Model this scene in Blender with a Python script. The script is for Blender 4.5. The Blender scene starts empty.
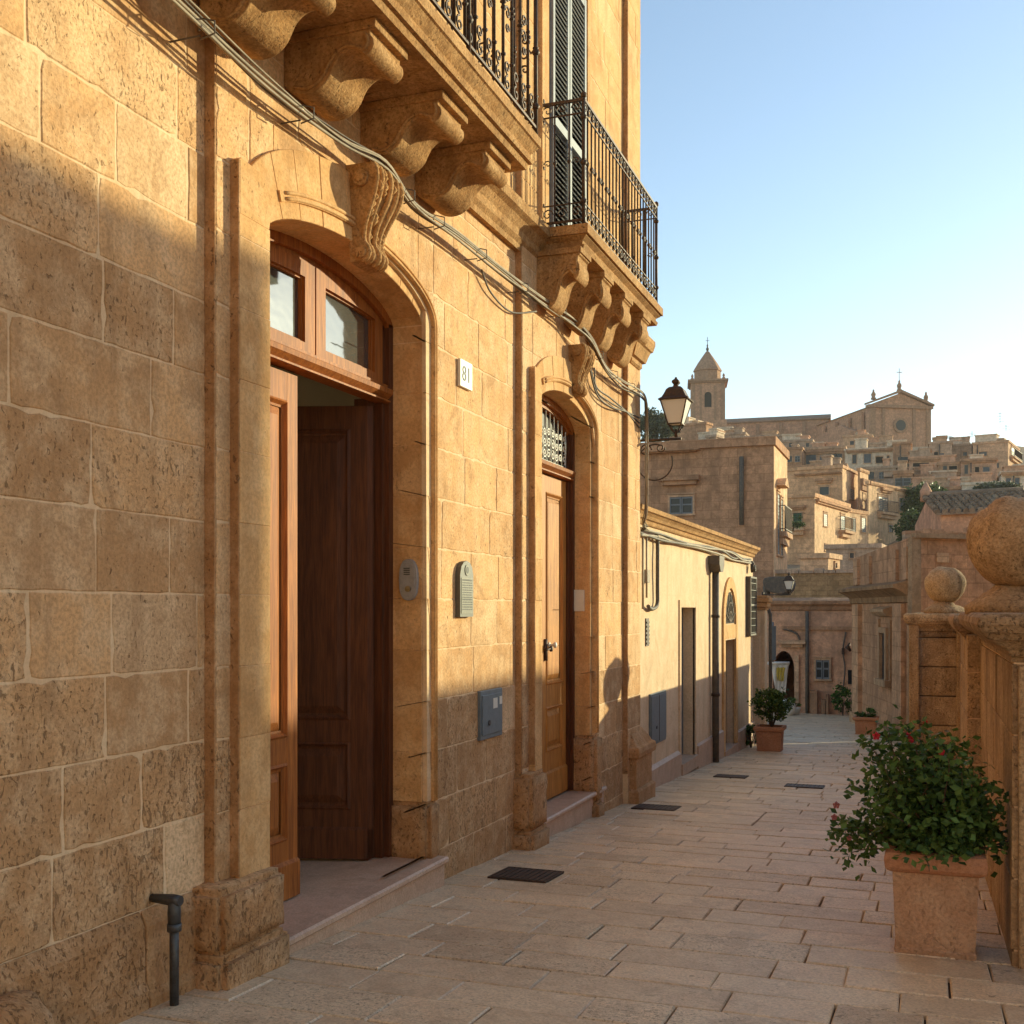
import bpy, bmesh, math, random
from mathutils import Vector, Matrix, noise
C = bpy.context
R = math.radians
random.seed(7)
# ------------------------------------------------------------------ camera, sky, sun
F = 1120.0; HY = 609.0; YAW = 20.24
cs, sn = math.cos(R(YAW)), math.sin(R(YAW))
cam_d = bpy.data.cameras.new('camera'); cam = bpy.data.objects.new('camera', cam_d)
C.scene.collection.objects.link(cam); C.scene.camera = cam
cam.rotation_euler = (R(90), 0, R(YAW)); cam.location = (0, 0, 0)
cam_d.sensor_width = 36; cam_d.lens = 36 * F / 1024
cam_d.shift_y = (HY - 512) / 1024
cam_d.clip_start = 0.05; cam_d.clip_end = 3000
SUN_AZ = 39.3      # from +Y (street) towards +X
SUN_EL = 11.7
w = bpy.data.worlds.new('World'); C.scene.world = w; w.use_nodes = True
nt = w.node_tree; bg = nt.nodes['Background']
sky = nt.nodes.new('ShaderNodeTexSky'); sky.sky_type = 'NISHITA'; sky.sun_disc = False
sky.sun_elevation = R(SUN_EL); sky.sun_rotation = R(SUN_AZ)
sky.air_density = 1.0; sky.dust_density = 0.35; sky.ozone_density = 1.0; sky.altitude = 200
nt.links.new(sky.outputs[0], bg.inputs[0]); bg.inputs[1].default_value = 0.15
sl = bpy.data.lights.new('sun', 'SUN'); so = bpy.data.objects.new('sun', sl)
C.scene.collection.objects.link(so)
sl.energy = 3.55; sl.angle = R(0.4); sl.color = (1.0, 0.95, 0.60)
sd = Vector((math.sin(R(SUN_AZ)) * math.cos(R(SUN_EL)), math.cos(R(SUN_AZ)) * math.cos(R(SUN_EL)), math.sin(R(SUN_EL))))
so.rotation_euler = sd.to_track_quat('Z', 'Y').to_euler(); so.location = (20, 20, 20)
vs = C.scene.view_settings; vs.view_transform = 'Standard'; vs.look = 'None'; vs.gamma = 1; vs.exposure = 0.86

# ------------------------------------------------------------------ photo geometry helpers (world: x right of street, y along street, z from eye level)
def ray(px):
    t = (px - 512) / F
    return Vector((cs * t - sn, sn * t + cs))          # horizontal world dir with unit depth
def at(px, d):                                          # world xy of a pixel column at depth d
    return ray(px) * d
def zat(py, d): return (HY - py) * d / F
def gz(y):                                              # street level
    y = min(y, 34.0)
    return -1.36 - 0.05 * y
def col_on(px, o, dr):                                  # ray px meets line o + t*dr ; returns t, depth
    r = ray(px)
    det = r.x * (-dr.y) - (-dr.x) * r.y
    d = (o.x * (-dr.y) - (-dr.x) * o.y) / det
    t = (r.x * o.y - r.y * o.x) / det
    return t, d
# ------------------------------------------------------------------ mesh builder
class MB:
    def __init__(s, col=(.5, .3, .5)):
        s.v = []; s.f = []; s.c = []; s.col = col; s.sm = []
        s.frame()
    def frame(s, o=(0, 0, 0), u=(1, 0, 0), n=(0, 1, 0), k=(0, 0, 1)):
        s.o = Vector(o); s.u = Vector(u); s.n = Vector(n); s.k = Vector(k); return s
    def p(s, a, b, c): return s.o + s.u * a + s.n * b + s.k * c
    def add(s, pts, faces, col=None, smooth=False):
        i = len(s.v); s.v += [s.p(*q) for q in pts]
        for f in faces:
            s.f.append([i + j for j in f]); s.c.append(col or s.col); s.sm.append(smooth)
    def box(s, a0, a1, b0, b1, c0, c1, col=None):
        s.add([(a0,b0,c0),(a1,b0,c0),(a1,b1,c0),(a0,b1,c0),(a0,b0,c1),(a1,b0,c1),(a1,b1,c1),(a0,b1,c1)],
              [(0,3,2,1),(4,5,6,7),(0,1,5,4),(1,2,6,5),(2,3,7,6),(3,0,4,7)], col)
    def prism(s, poly, lo, hi, axis='a', col=None, smooth=False):
        # poly: 2D pts. axis a: poly=(b,c); axis b: poly=(a,c); axis c: poly=(a,b)
        def m(q, h):
            return (h, q[0], q[1]) if axis == 'a' else ((q[0], h, q[1]) if axis == 'b' else (q[0], q[1], h))
        n = len(poly); i = len(s.v)
        pts = [m(q, lo) for q in poly] + [m(q, hi) for q in poly]
        s.add(pts, [tuple(range(n - 1, -1, -1)), tuple(range(n, 2 * n))], col)
        for j in range(n):
            k = (j + 1) % n
            s.f.append([i + j, i + k, i + n + k, i + n + j]); s.c.append(col or s.col); s.sm.append(smooth)
    def tube(s, pts, r, n=6, col=None, cap=True):
        P = [s.p(*q) for q in pts]; rs = r if isinstance(r, (list, tuple)) else [r] * len(P)
        i = len(s.v); ref = None
        for j, q in enumerate(P):
            t = (P[min(j + 1, len(P) - 1)] - P[max(j - 1, 0)])
            if t.length < 1e-9: t = Vector((0, 0, 1))
            t.normalize()
            if ref is None:
                ref = Vector((0, 0, 1)) if abs(t.z) < .9 else Vector((1, 0, 0))
            a = t.cross(ref).normalized(); b = a.cross(t).normalized(); ref = b
            for k in range(n):
                th = 2 * math.pi * (k + .5) / n
                s.v.append(q + (a * math.cos(th) + b * math.sin(th)) * rs[j])
        for j in range(len(P) - 1):
            for k in range(n):
                k2 = (k + 1) % n
                s.f.append([i + j*n + k, i + j*n + k2, i + (j+1)*n + k2, i + (j+1)*n + k]); s.c.append(col or s.col); s.sm.append(n > 4)
        if cap:
            s.f.append([i + k for k in range(n)][::-1]); s.c.append(col or s.col); s.sm.append(False)
            s.f.append([i + (len(P)-1)*n + k for k in range(n)]); s.c.append(col or s.col); s.sm.append(False)
    def lathe(s, prof, ctr, n=24, col=None, sq=False, jit=0, smooth=True):
        i = len(s.v)
        for (r, z) in prof:
            for k in range(n):
                th = 2 * math.pi * k / n + (math.pi / 4 if sq else 0)
                rr = r * (math.sqrt(2) if sq else 1)
                P = Vector((rr * math.cos(th), rr * math.sin(th), z))
                if jit: P += P.normalized() * jit * noise.noise(P * 9 + Vector(ctr))
                s.v.append(s.p(ctr[0] + P.x, ctr[1] + P.y, ctr[2] + P.z))
        m = len(prof)
        for j in range(m - 1):
            for k in range(n):
                k2 = (k + 1) % n
                s.f.append([i + j*n + k, i + j*n + k2, i + (j+1)*n + k2, i + (j+1)*n + k]); s.c.append(col or s.col); s.sm.append(smooth and not sq)
        s.f.append([i + k for k in range(n)][::-1]); s.c.append(col or s.col); s.sm.append(False)
        s.f.append([i + (m-1)*n + k for k in range(n)]); s.c.append(col or s.col); s.sm.append(False)
    def block(s, a0, a1, c0, c1, b, dep=.03, ch=.006, col=None, bk=None):
        # chamfered ashlar block: front at b, jittered
        j = lambda m=.0022: random.uniform(-m, m)
        A = [(a0+j(), c0+j()), (a1+j(), c0+j()), (a1+j(), c1+j()), (a0+j(), c1+j())]
        I = [(A[0][0]+ch, A[0][1]+ch), (A[1][0]-ch, A[1][1]+ch), (A[2][0]-ch, A[2][1]-ch), (A[3][0]+ch, A[3][1]-ch)]
        pts = [(q[0], b - dep, q[1]) for q in A] + [(q[0], b - ch, q[1]) for q in A] + [(q[0], b, q[1]) for q in I]
        fs = [(8,9,10,11)] + [(4+k, 4+(k+1)%4, 8+(k+1)%4, 8+k) for k in range(4)] + [(k, (k+1)%4, 4+(k+1)%4, 4+k) for k in range(4)]
        s.add(pts, fs, col)
    def poly(s, pts, b, dep=.03, col=None):
        s.prism(pts, b - dep, b, 'b', col)
    def build(s, name, mat, parent=None, base=None, bevel=0, bseg=2, sub=0):
        me = bpy.data.meshes.new(name)
        if parent is not None: o0 = parent['_w']
        elif base is not None: o0 = base
        else:
            xs = [q.x for q in s.v]; ys = [q.y for q in s.v]; zs = [q.z for q in s.v]
            o0 = ((min(xs)+max(xs))/2, (min(ys)+max(ys))/2, min(zs))
        o0 = Vector(o0)
        me.from_pydata([q - o0 for q in s.v], [], s.f)
        me.polygons.foreach_set('use_smooth', s.sm)
        at_ = me.attributes.new('blk', 'FLOAT_COLOR', 'FACE')
        buf = []
        for q in s.c: buf += [q[0], q[1], q[2], 1.0]
        at_.data.foreach_set('color', buf)
        bm = bmesh.new(); bm.from_mesh(me); bmesh.ops.recalc_face_normals(bm, faces=bm.faces); bm.to_mesh(me); bm.free()
        me.materials.append(mat)
        ob = bpy.data.objects.new(name, me); C.scene.collection.objects.link(ob)
        if parent is not None:
            ob.parent = parent; ob['_w'] = parent['_w']
        else:
            ob.location = o0; ob['_w'] = tuple(o0)
        if bevel:
            m = ob.modifiers.new('bevel', 'BEVEL'); m.width = bevel; m.segments = bseg; m.limit_method = 'ANGLE'; m.angle_limit = R(40)
        return ob
def tag(o, label=None, cat=None, group=None, kind=None):
    if label: o['label'] = label
    if cat: o['category'] = cat
    if group: o['group'] = group
    if kind: o['kind'] = kind
    return o
def empty(name, loc, label, cat, group=None):
    o = bpy.data.objects.new(name, None); C.scene.collection.objects.link(o)
    o.location = loc; o.empty_display_size = .2; o['_w'] = tuple(loc)
    return tag(o, label, cat, group)
def crom(pts, n=5, closed=False):
    out = []; N = len(pts)
    rng = range(N) if closed else range(N - 1)
    for i in rng:
        g = lambda k: pts[k % N] if closed else pts[max(0, min(N - 1, k))]
        p0, p1, p2, p3 = [Vector(g(i + k)) for k in (-1, 0, 1, 2)]
        for j in range(n):
            t = j / n
            out.append(tuple(.5 * ((2*p1) + (p2-p0)*t + (2*p0-5*p1+4*p2-p3)*t*t + (3*p1-p0-3*p2+p3)*t**3)))
    if not closed: out.append(tuple(pts[-1]))
    return out
# ------------------------------------------------------------------ materials
def newmat(name):
    m = bpy.data.materials.new(name); m.use_nodes = True
    return m, m.node_tree.nodes, m.node_tree.links, m.node_tree.nodes['Principled BSDF']
def N(ns, t, **k):
    n = ns.new(t)
    for a, b in k.items():
        if a.startswith('i_'): n.inputs[a[2:].replace('_', ' ')].default_value = b
        else: setattr(n, a, b)
    return n
def mth(ns, ls, op, a, b=None, clamp=False):
    n = ns.new('ShaderNodeMath'); n.operation = op; n.use_clamp = clamp
    for i, q in enumerate((a, b)):
        if q is None: continue
        if isinstance(q, (int, float)): n.inputs[i].default_value = q
        else: ls.new(q, n.inputs[i])
    return n.outputs[0]
def mixc(ns, ls, f, a, b, mode='MIX'):
    n = ns.new('ShaderNodeMix'); n.data_type = 'RGBA'; n.blend_type = mode
    for s_, q in ((0, f), (6, a), (7, b)):
        if isinstance(q, (int, float)): n.inputs[s_].default_value = q
        elif isinstance(q, tuple): n.inputs[s_].default_value = (*q, 1)
        else: ls.new(q, n.inputs[s_])
    return n.outputs[2]
def ramp(ns, ls, src, p0, p1, v0=0., v1=1.):
    n = ns.new('ShaderNodeMapRange'); n.interpolation_type = 'SMOOTHSTEP'
    ls.new(src, n.inputs[0])
    for i, q in enumerate((p0, p1, v0, v1)): n.inputs[i + 1].default_value = q
    return n.outputs[0]
def noi(ns, ls, co, sc, det=4, rough=.6, dist=0, scale=None):
    v = co
    if scale:
        mp = ns.new('ShaderNodeMapping'); ls.new(co, mp.inputs[0]); mp.inputs['Scale'].default_value = scale; v = mp.outputs[0]
    n = ns.new('ShaderNodeTexNoise'); ls.new(v, n.inputs['Vector'])
    n.inputs['Scale'].default_value = sc; n.inputs['Detail'].default_value = det; n.inputs['Roughness'].default_value = rough; n.inputs['Distortion'].default_value = dist
    return n.outputs['Fac']
def stone(name, light=(.77,.49,.265), dark=(.47,.28,.145), pale=(.82,.61,.42), pit=1.0, bump=1.0, rough=.9, streak=.45, sc=1.0, spec=.15, grain=.45):
    light, dark, pale = [tuple(min(.86, q * f) for q, f in zip(t, (1.08, .97, .83))) for t in (light, dark, pale)]
    m, ns, ls, b = newmat(name)
    co = ns.new('ShaderNodeTexCoord').outputs['Object']
    att = ns.new('ShaderNodeAttribute'); att.attribute_name = 'blk'
    sp = ns.new('ShaderNodeSeparateColor'); ls.new(att.outputs['Color'], sp.inputs[0])
    tone, pk, hue = sp.outputs[0], sp.outputs[1], sp.outputs[2]
    big = noi(ns, ls, co, 1.3*sc, 5, .62, .4)
    mid = noi(ns, ls, co, 7*sc, 5, .65)
    fin = noi(ns, ls, co, 60*sc, 3, .7)
    stk = noi(ns, ls, co, 2.2*sc, 4, .6, 0, (3.2, 3.2, .35))
    c = mixc(ns, ls, ramp(ns, ls, tone, .0, .8), dark, light)
    c = mixc(ns, ls, mth(ns, ls, 'MULTIPLY', ramp(ns, ls, hue, .55, 1.), .8), c, pale)
    c = mixc(ns, ls, ramp(ns, ls, big, .42, .62, 0, .55), c, dark)
    c = mixc(ns, ls, ramp(ns, ls, mid, .40, .66, 0, .5), c, pale)
    c = mixc(ns, ls, ramp(ns, ls, noi(ns, ls, co, 3.4*sc, 6, .7, .8), .50, .66, 0, .5), c, tuple(q * .8 for q in dark))
    c = mixc(ns, ls, ramp(ns, ls, stk, .48, .75, 0, streak), c, tuple(q * .72 for q in dark))
    c = mixc(ns, ls, ramp(ns, ls, fin, .34, .62, grain, 0), c, tuple(q * .6 for q in dark))
    # pits, elongated a little
    pn = noi(ns, ls, co, 44*sc, 4, .6, .5, (1, 1.3, .75))
    pn2 = noi(ns, ls, co, 85*sc, 2, .5, .3)
    reg = noi(ns, ls, co, 3.1*sc, 3, .6)
    thr = mth(ns, ls, 'ADD', mth(ns, ls, 'MULTIPLY', pk, .10), mth(ns, ls, 'MULTIPLY', reg, .11))
    v1 = ramp(ns, ls, mth(ns, ls, 'ADD', pn, thr), .735, .775)
    v2 = mth(ns, ls, 'MULTIPLY', ramp(ns, ls, mth(ns, ls, 'ADD', pn2, thr), .77, .83), .4)
    v3 = ramp(ns, ls, mth(ns, ls, 'ADD', noi(ns, ls, co, 13*sc, 3, .6, 1.2, (1, 1.2, .8)), mth(ns, ls, 'MULTIPLY', thr, .8)), .775, .80)
    pits = mth(ns, ls, 'MULTIPLY', mth(ns, ls, 'MAXIMUM', mth(ns, ls, 'MAXIMUM', v1, v2), v3), pit, True)
    c = mixc(ns, ls, mth(ns, ls, 'MULTIPLY', pits, .62), c, tuple(q * .33 for q in dark))
    ls.new(c, b.inputs['Base Color']); b.inputs['Roughness'].default_value = rough
    b.inputs['Specular IOR Level'].default_value = spec
    h = mth(ns, ls, 'ADD', mth(ns, ls, 'MULTIPLY', mid, .5), mth(ns, ls, 'MULTIPLY', fin, .22))
    h = mth(ns, ls, 'ADD', h, mth(ns, ls, 'MULTIPLY', big, .9))
    h = mth(ns, ls, 'SUBTRACT', h, mth(ns, ls, 'MULTIPLY', pits, .8))
    bp = ns.new('ShaderNodeBump'); bp.inputs['Strength'].default_value = .75; bp.inputs['Distance'].default_value = .012 * bump
    ls.new(h, bp.inputs['Height']); ls.new(bp.outputs[0], b.inputs['Normal'])
    return m
def farstone(name, base, sat=1.0, brick=True, bw=.6, bh=.3, stain=.5, patch=.4):
    base = tuple(min(.8, q * f) for q, f in zip(base, (1.06, .93, .80)))
    m, ns, ls, b = newmat(name)
    co = ns.new('ShaderNodeTexCoord').outputs['Object']
    dark = tuple(q * .50 for q in base); pale = tuple(min(1, q * 1.22) for q in base)
    big = noi(ns, ls, co, .45, 5, .65, .6); mid = noi(ns, ls, co, 2.6, 5, .7); fin = noi(ns, ls, co, 13, 3, .7)
    stk = noi(ns, ls, co, 1.1, 5, .65, 0, (1.6, 1.6, .25))
    gri = noi(ns, ls, co, 6, 5, .75, .5)
    c = mixc(ns, ls, ramp(ns, ls, mid, .36, .64), tuple(q * .78 for q in base), pale)
    c = mixc(ns, ls, ramp(ns, ls, gri, .50, .66, 0, .55), c, tuple(q * .5 for q in base))
    c = mixc(ns, ls, ramp(ns, ls, gri, .46, .34, 0, .4), c, tuple(min(1, q * 1.5) for q in base))
    c = mixc(ns, ls, ramp(ns, ls, big, .42, .68, 0, patch), c, tuple(q * .68 for q in base))
    c = mixc(ns, ls, ramp(ns, ls, stk, .47, .72, 0, stain), c, tuple(q * .42 for q in (base[0], base[1]*1.05, base[2]*1.15)))
    h = mth(ns, ls, 'ADD', mid, mth(ns, ls, 'MULTIPLY', fin, .5))
    if brick:
        sx = ns.new('ShaderNodeSeparateXYZ'); ls.new(co, sx.inputs[0])
        cb = ns.new('ShaderNodeCombineXYZ'); ls.new(mth(ns, ls, 'ADD', sx.outputs[0], sx.outputs[1]), cb.inputs[0]); ls.new(sx.outputs[2], cb.inputs[1])
        bt = ns.new('ShaderNodeTexBrick'); ls.new(cb.outputs[0], bt.inputs['Vector'])
        bt.inputs['Scale'].default_value = 1; bt.inputs['Brick Width'].default_value = bw; bt.inputs['Row Height'].default_value = bh
        bt.inputs['Mortar Size'].default_value = .012; bt.inputs['Color1'].default_value = (.72,.72,.72,1); bt.inputs['Color2'].default_value = (1.12,1.1,1.08,1); bt.inputs['Mortar'].default_value = (.6,.58,.55,1)
        bt.inputs['Bias'].default_value = .1
        c = mixc(ns, ls, .65, c, bt.outputs['Color'], 'MULTIPLY')
    c = mixc(ns, ls, ramp(ns, ls, fin, .3, .75, .35, 0), c, dark)
    ls.new(c, b.inputs['Base Color']); b.inputs['Roughness'].default_value = .92; b.inputs['Specular IOR Level'].default_value = .1
    bp = ns.new('ShaderNodeBump'); bp.inputs['Strength'].default_value = .6; bp.inputs['Distance'].default_value = .05
    ls.new(h, bp.inputs['Height']); ls.new(bp.outputs[0], b.inputs['Normal'])
    return m
def wood(name, a, bcol, rough=.6, coat=.0):
    m, ns, ls, b = newmat(name)
    co = ns.new('ShaderNodeTexCoord').outputs['Object']
    g = noi(ns, ls, co, 9, 6, .65, .8, (4, 4, .25)); g2 = noi(ns, ls, co, 60, 3, .6, .2, (3, 3, .12)); g3 = noi(ns, ls, co, 1.6, 3)
    c = mixc(ns, ls, ramp(ns, ls, g, .3, .7), a, bcol)
    c = mixc(ns, ls, ramp(ns, ls, g2, .4, .7, 0, .5), c, tuple(q * .45 for q in a))
    c = mixc(ns, ls, ramp(ns, ls, g3, .4, .7, 0, .35), c, tuple(q * .6 for q in a))
    ls.new(c, b.inputs['Base Color']); b.inputs['Roughness'].default_value = rough; b.inputs['Coat Weight'].default_value = coat; b.inputs['Coat Roughness'].default_value = .3
    bp = ns.new('ShaderNodeBump'); bp.inputs['Strength'].default_value = .3; bp.inputs['Distance'].default_value = .003; b.inputs['Specular IOR Level'].default_value = .25
    ls.new(mth(ns, ls, 'ADD', g, g2), bp.inputs['Height']); ls.new(bp.outputs[0], b.inputs['Normal'])
    return m
def plain(name, c1, c2=None, rough=.6, metal=0, sc=8, bump=.3, bd=.004, amt=.6, spec=.4):
    m, ns, ls, b = newmat(name)
    co = ns.new('ShaderNodeTexCoord').outputs['Object']
    g = noi(ns, ls, co, sc, 5, .65, .3)
    c = mixc(ns, ls, ramp(ns, ls, g, .38, .68, 0, amt), c1, c2 or tuple(q * .55 for q in c1))
    ls.new(c, b.inputs['Base Color']); b.inputs['Roughness'].default_value = rough; b.inputs['Metallic'].default_value = metal
    b.inputs['Specular IOR Level'].default_value = spec
    bp = ns.new('ShaderNodeBump'); bp.inputs['Strength'].default_value = bump; bp.inputs['Distance'].default_value = bd
    ls.new(g, bp.inputs['Height']); ls.new(bp.outputs[0], b.inputs['Normal'])
    return m
def leafmat(name, c1, c2, sc=3.0, rough=.5):
    m, ns, ls, b = newmat(name)
    att = ns.new('ShaderNodeAttribute'); att.attribute_name = 'blk'
    sp = ns.new('ShaderNodeSeparateColor'); ls.new(att.outputs['Color'], sp.inputs[0])
    c = mixc(ns, ls, sp.outputs[0], c1, c2)
    ls.new(c, b.inputs['Base Color']); b.inputs['Roughness'].default_value = rough; b.inputs['Specular IOR Level'].default_value = .3
    tr = ns.new('ShaderNodeBsdfTranslucent'); ls.new(c, tr.inputs[0])
    mx = ns.new('ShaderNodeMixShader'); mx.inputs[0].default_value = .25
    ls.new(b.outputs[0], mx.inputs[1]); ls.new(tr.outputs[0], mx.inputs[2])
    ls.new(mx.outputs[0], ns['Material Output'].inputs[0])
    return m
M = {}
M['stone'] = stone('sandstone_ashlar')
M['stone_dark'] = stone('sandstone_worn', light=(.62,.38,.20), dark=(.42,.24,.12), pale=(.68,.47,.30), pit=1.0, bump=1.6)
M['weathered'] = stone('weathered_parapet_stone', light=(.62,.44,.27), dark=(.30,.20,.12), pale=(.68,.53,.37), pit=1.2, bump=2.4, streak=.9, grain=.6)
M['smooth'] = stone('sandstone_smooth', light=(.72,.455,.225), dark=(.52,.30,.135), pale=(.77,.56,.34), pit=.7, bump=.8, streak=.5, grain=.35)
M['carved'] = stone('carved_sandstone', light=(.58,.35,.16), dark=(.31,.17,.07), pale=(.64,.44,.24), pit=1.0, bump=2.1, streak=.6, grain=.6)
M['mortar'] = stone('mortar', light=(.80,.60,.41), dark=(.66,.47,.30), pale=(.85,.68,.50), pit=.3, bump=.6, streak=.2, grain=.2)
M['paving'] = stone('paving_stone', light=(.80,.64,.47), dark=(.55,.43,.31), pale=(.83,.71,.55), pit=1.2, bump=1.1, rough=.5, streak=.15, grain=.5, sc=1.3, spec=.4)
M['joint'] = plain('paving_joint', (.12,.085,.06), (.07,.05,.035), .95, sc=20)
M['marble'] = stone('threshold_marble', light=(.62,.45,.36), dark=(.48,.33,.25), pale=(.68,.54,.45), pit=.3, bump=.3, rough=.5, streak=.1, sc=1.5, spec=.4)
M['wood'] = wood('door_wood', (.26,.072,.012), (.50,.165,.03))
M['wood_dark'] = wood('door_wood_dark', (.085,.026,.010), (.17,.055,.018))
M['wood_honey'] = wood('door_wood_honey', (.42,.15,.025), (.70,.30,.065))
M['iron'] = plain('wrought_iron', (.055,.04,.032), (.13,.065,.035), .6, .5, sc=40, amt=.7)
M['iron_grey'] = plain('grey_iron', (.10,.10,.10), (.06,.05,.045), .5, .6, sc=30)
M['cable'] = plain('weathered_cable', (.36,.28,.19), (.16,.12,.09), .7, sc=12)
M['cable_dark'] = plain('dark_cable', (.10,.08,.065), (.2,.15,.1), .7, sc=12)
M['plaster'] = stone('lime_plaster', light=(.72,.56,.41), dark=(.62,.46,.32), pale=(.80,.67,.52), pit=.3, bump=.6, streak=.5, grain=.3, sc=.7)
M['room'] = plain('room_plaster', (.80,.70,.56), (.7,.6,.48), .9, sc=2)
M['shutter'] = plain('shutter_paint', (.15,.16,.175), (.24,.23,.22), .6, sc=12)
M['shutter_frame'] = plain('shutter_frame_paint', (.27,.28,.29), (.2,.2,.2), .6, sc=12)
M['white'] = plain('white_ceramic', (.72,.68,.60), (.6,.55,.46), .4, sc=30, amt=.3)
M['ink'] = plain('dark_ink', (.05,.05,.045), None, .6)
M['brass'] = plain('aged_brass', (.35,.27,.17), (.2,.15,.1), .35, 1.0, sc=30)
M['grey_panel'] = plain('grey_panel_paint', (.155,.185,.205), (.11,.13,.14), .5, sc=16, amt=.5)
M['plate'] = plain('notice_plate', (.15,.135,.095), (.11,.10,.075), .5, sc=30)
M['plate_dark'] = plain('notice_plate_dark', (.09,.085,.07), (.13,.12,.09), .5, sc=30)
M['terracotta'] = stone('terracotta', light=(.52,.27,.17), dark=(.40,.19,.11), pale=(.56,.34,.24), pit=.3, bump=.6, streak=.2)
M['potstone'] = stone('planter_relief_stone', light=(.56,.35,.24), dark=(.42,.25,.16), pale=(.60,.43,.32), pit=.35, bump=3.0)
M['soil'] = plain('soil', (.05,.035,.025), None, .95, sc=40)
M['leaf'] = leafmat('bush_leaf', (.028,.065,.015), (.14,.23,.05))
M['leaf_bright'] = leafmat('box_leaf', (.03,.065,.012), (.13,.19,.03))
M['leaf_far'] = leafmat('tree_leaf', (.035,.06,.02), (.13,.16,.05))
M['leaf_grey'] = leafmat('olive_leaf', (.05,.06,.035), (.15,.16,.09))
M['bark'] = plain('bark', (.16,.10,.06), None, .9, sc=20)
M['petal'] = plain('petal', (.55,.02,.03), (.4,.01,.02), .5, sc=20)
M['bud'] = plain('faded_petal', (.42,.12,.11), (.3,.1,.08), .6, sc=20)
M['intercom'] = plain('intercom_grey', (.34,.31,.29), (.24,.22,.21), .45, sc=25)
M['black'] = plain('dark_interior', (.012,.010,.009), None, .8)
M['lampglass'] = plain('milky_glass', (.70,.66,.60), (.6,.56,.5), .35, sc=3, amt=.3)
M['rooftile'] = stone('roof_tile', light=(.34,.25,.19), dark=(.20,.15,.115), pale=(.42,.35,.28), pit=.4, bump=1.5, sc=.6)
M['dirt'] = farstone('hillside_earth', (.44,.33,.23), brick=False)
M['green'] = plain('green_shutter_paint', (.02,.09,.045), (.03,.12,.06), .5, sc=9)
M['glass_dark'] = plain('dark_window_glass', (.025,.026,.028), (.04,.04,.04), .3, sc=2, spec=.4)
M['blueglass'] = plain('blue_shutter_paint', (.13,.145,.155), (.09,.10,.11), .5, sc=3)
m, ns, ls, b = newmat('fanlight_glass')
b.inputs['Base Color'].default_value = (.27,.285,.27,1); b.inputs['Roughness'].default_value = .06; b.inputs['Metallic'].default_value = .85
nz = ns.new('ShaderNodeTexNoise'); nz.inputs['Scale'].default_value = 2.5
bp = ns.new('ShaderNodeBump'); bp.inputs['Strength'].default_value = .08; bp.inputs['Distance'].default_value = .02
ls.new(nz.outputs['Fac'], bp.inputs['Height']); ls.new(bp.outputs[0], b.inputs['Normal'])
M['mirror'] = m
def rcol(lo=.15, hi=.9, pmax=.9, pale=.2):
    return (random.uniform(lo, hi), random.random() ** 2 * pmax, random.uniform(.6, 1) if random.random() < pale else random.uniform(0, .5))
# ------------------------------------------------------------------ ground sheets
TERR = [(-80,-1.9),(0,-1.75),(10,-2.2),(20,-2.7),(34,-3.3),(44,-3.0),(55,.5),(70,2.2),(88,5.0),(112,9.8),(140,14.5),(170,20.5),(200,27.5),(240,27.0),(320,10),(700,-30),(1500,-60)]
def terr(y):
    for (a, za), (b_, zb) in zip(TERR, TERR[1:]):
        if y <= b_: return za + (zb - za) * (y - a) / (b_ - a)
    return TERR[-1][1]
g = MB()
ys = [-80,-40,-20] + list(range(0, 260, 6)) + [280,320,400,520,700,1000,1500]
xs = [-900,-500,-300,-200,-140] + list(range(-100, 101, 8)) + [140,200,300,500,900]
pts = [(x, y, max(-40 if y > 60 else -3.6, terr(y) - (max(0, x-16)*.45 if y > 40 else 0)) + (noise.noise(Vector((x*.05, y*.05, 0))) * 1.6 if y > 45 else 0)) for y in ys for x in xs]
W_ = len(xs)
g.add(pts, [(j*W_+i, j*W_+i+1, (j+1)*W_+i+1, (j+1)*W_+i) for j in range(len(ys)-1) for i in range(W_-1)], smooth=True)
tag(g.build('terrain', M['dirt'], base=(0,0,-2)), kind='structure')
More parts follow.
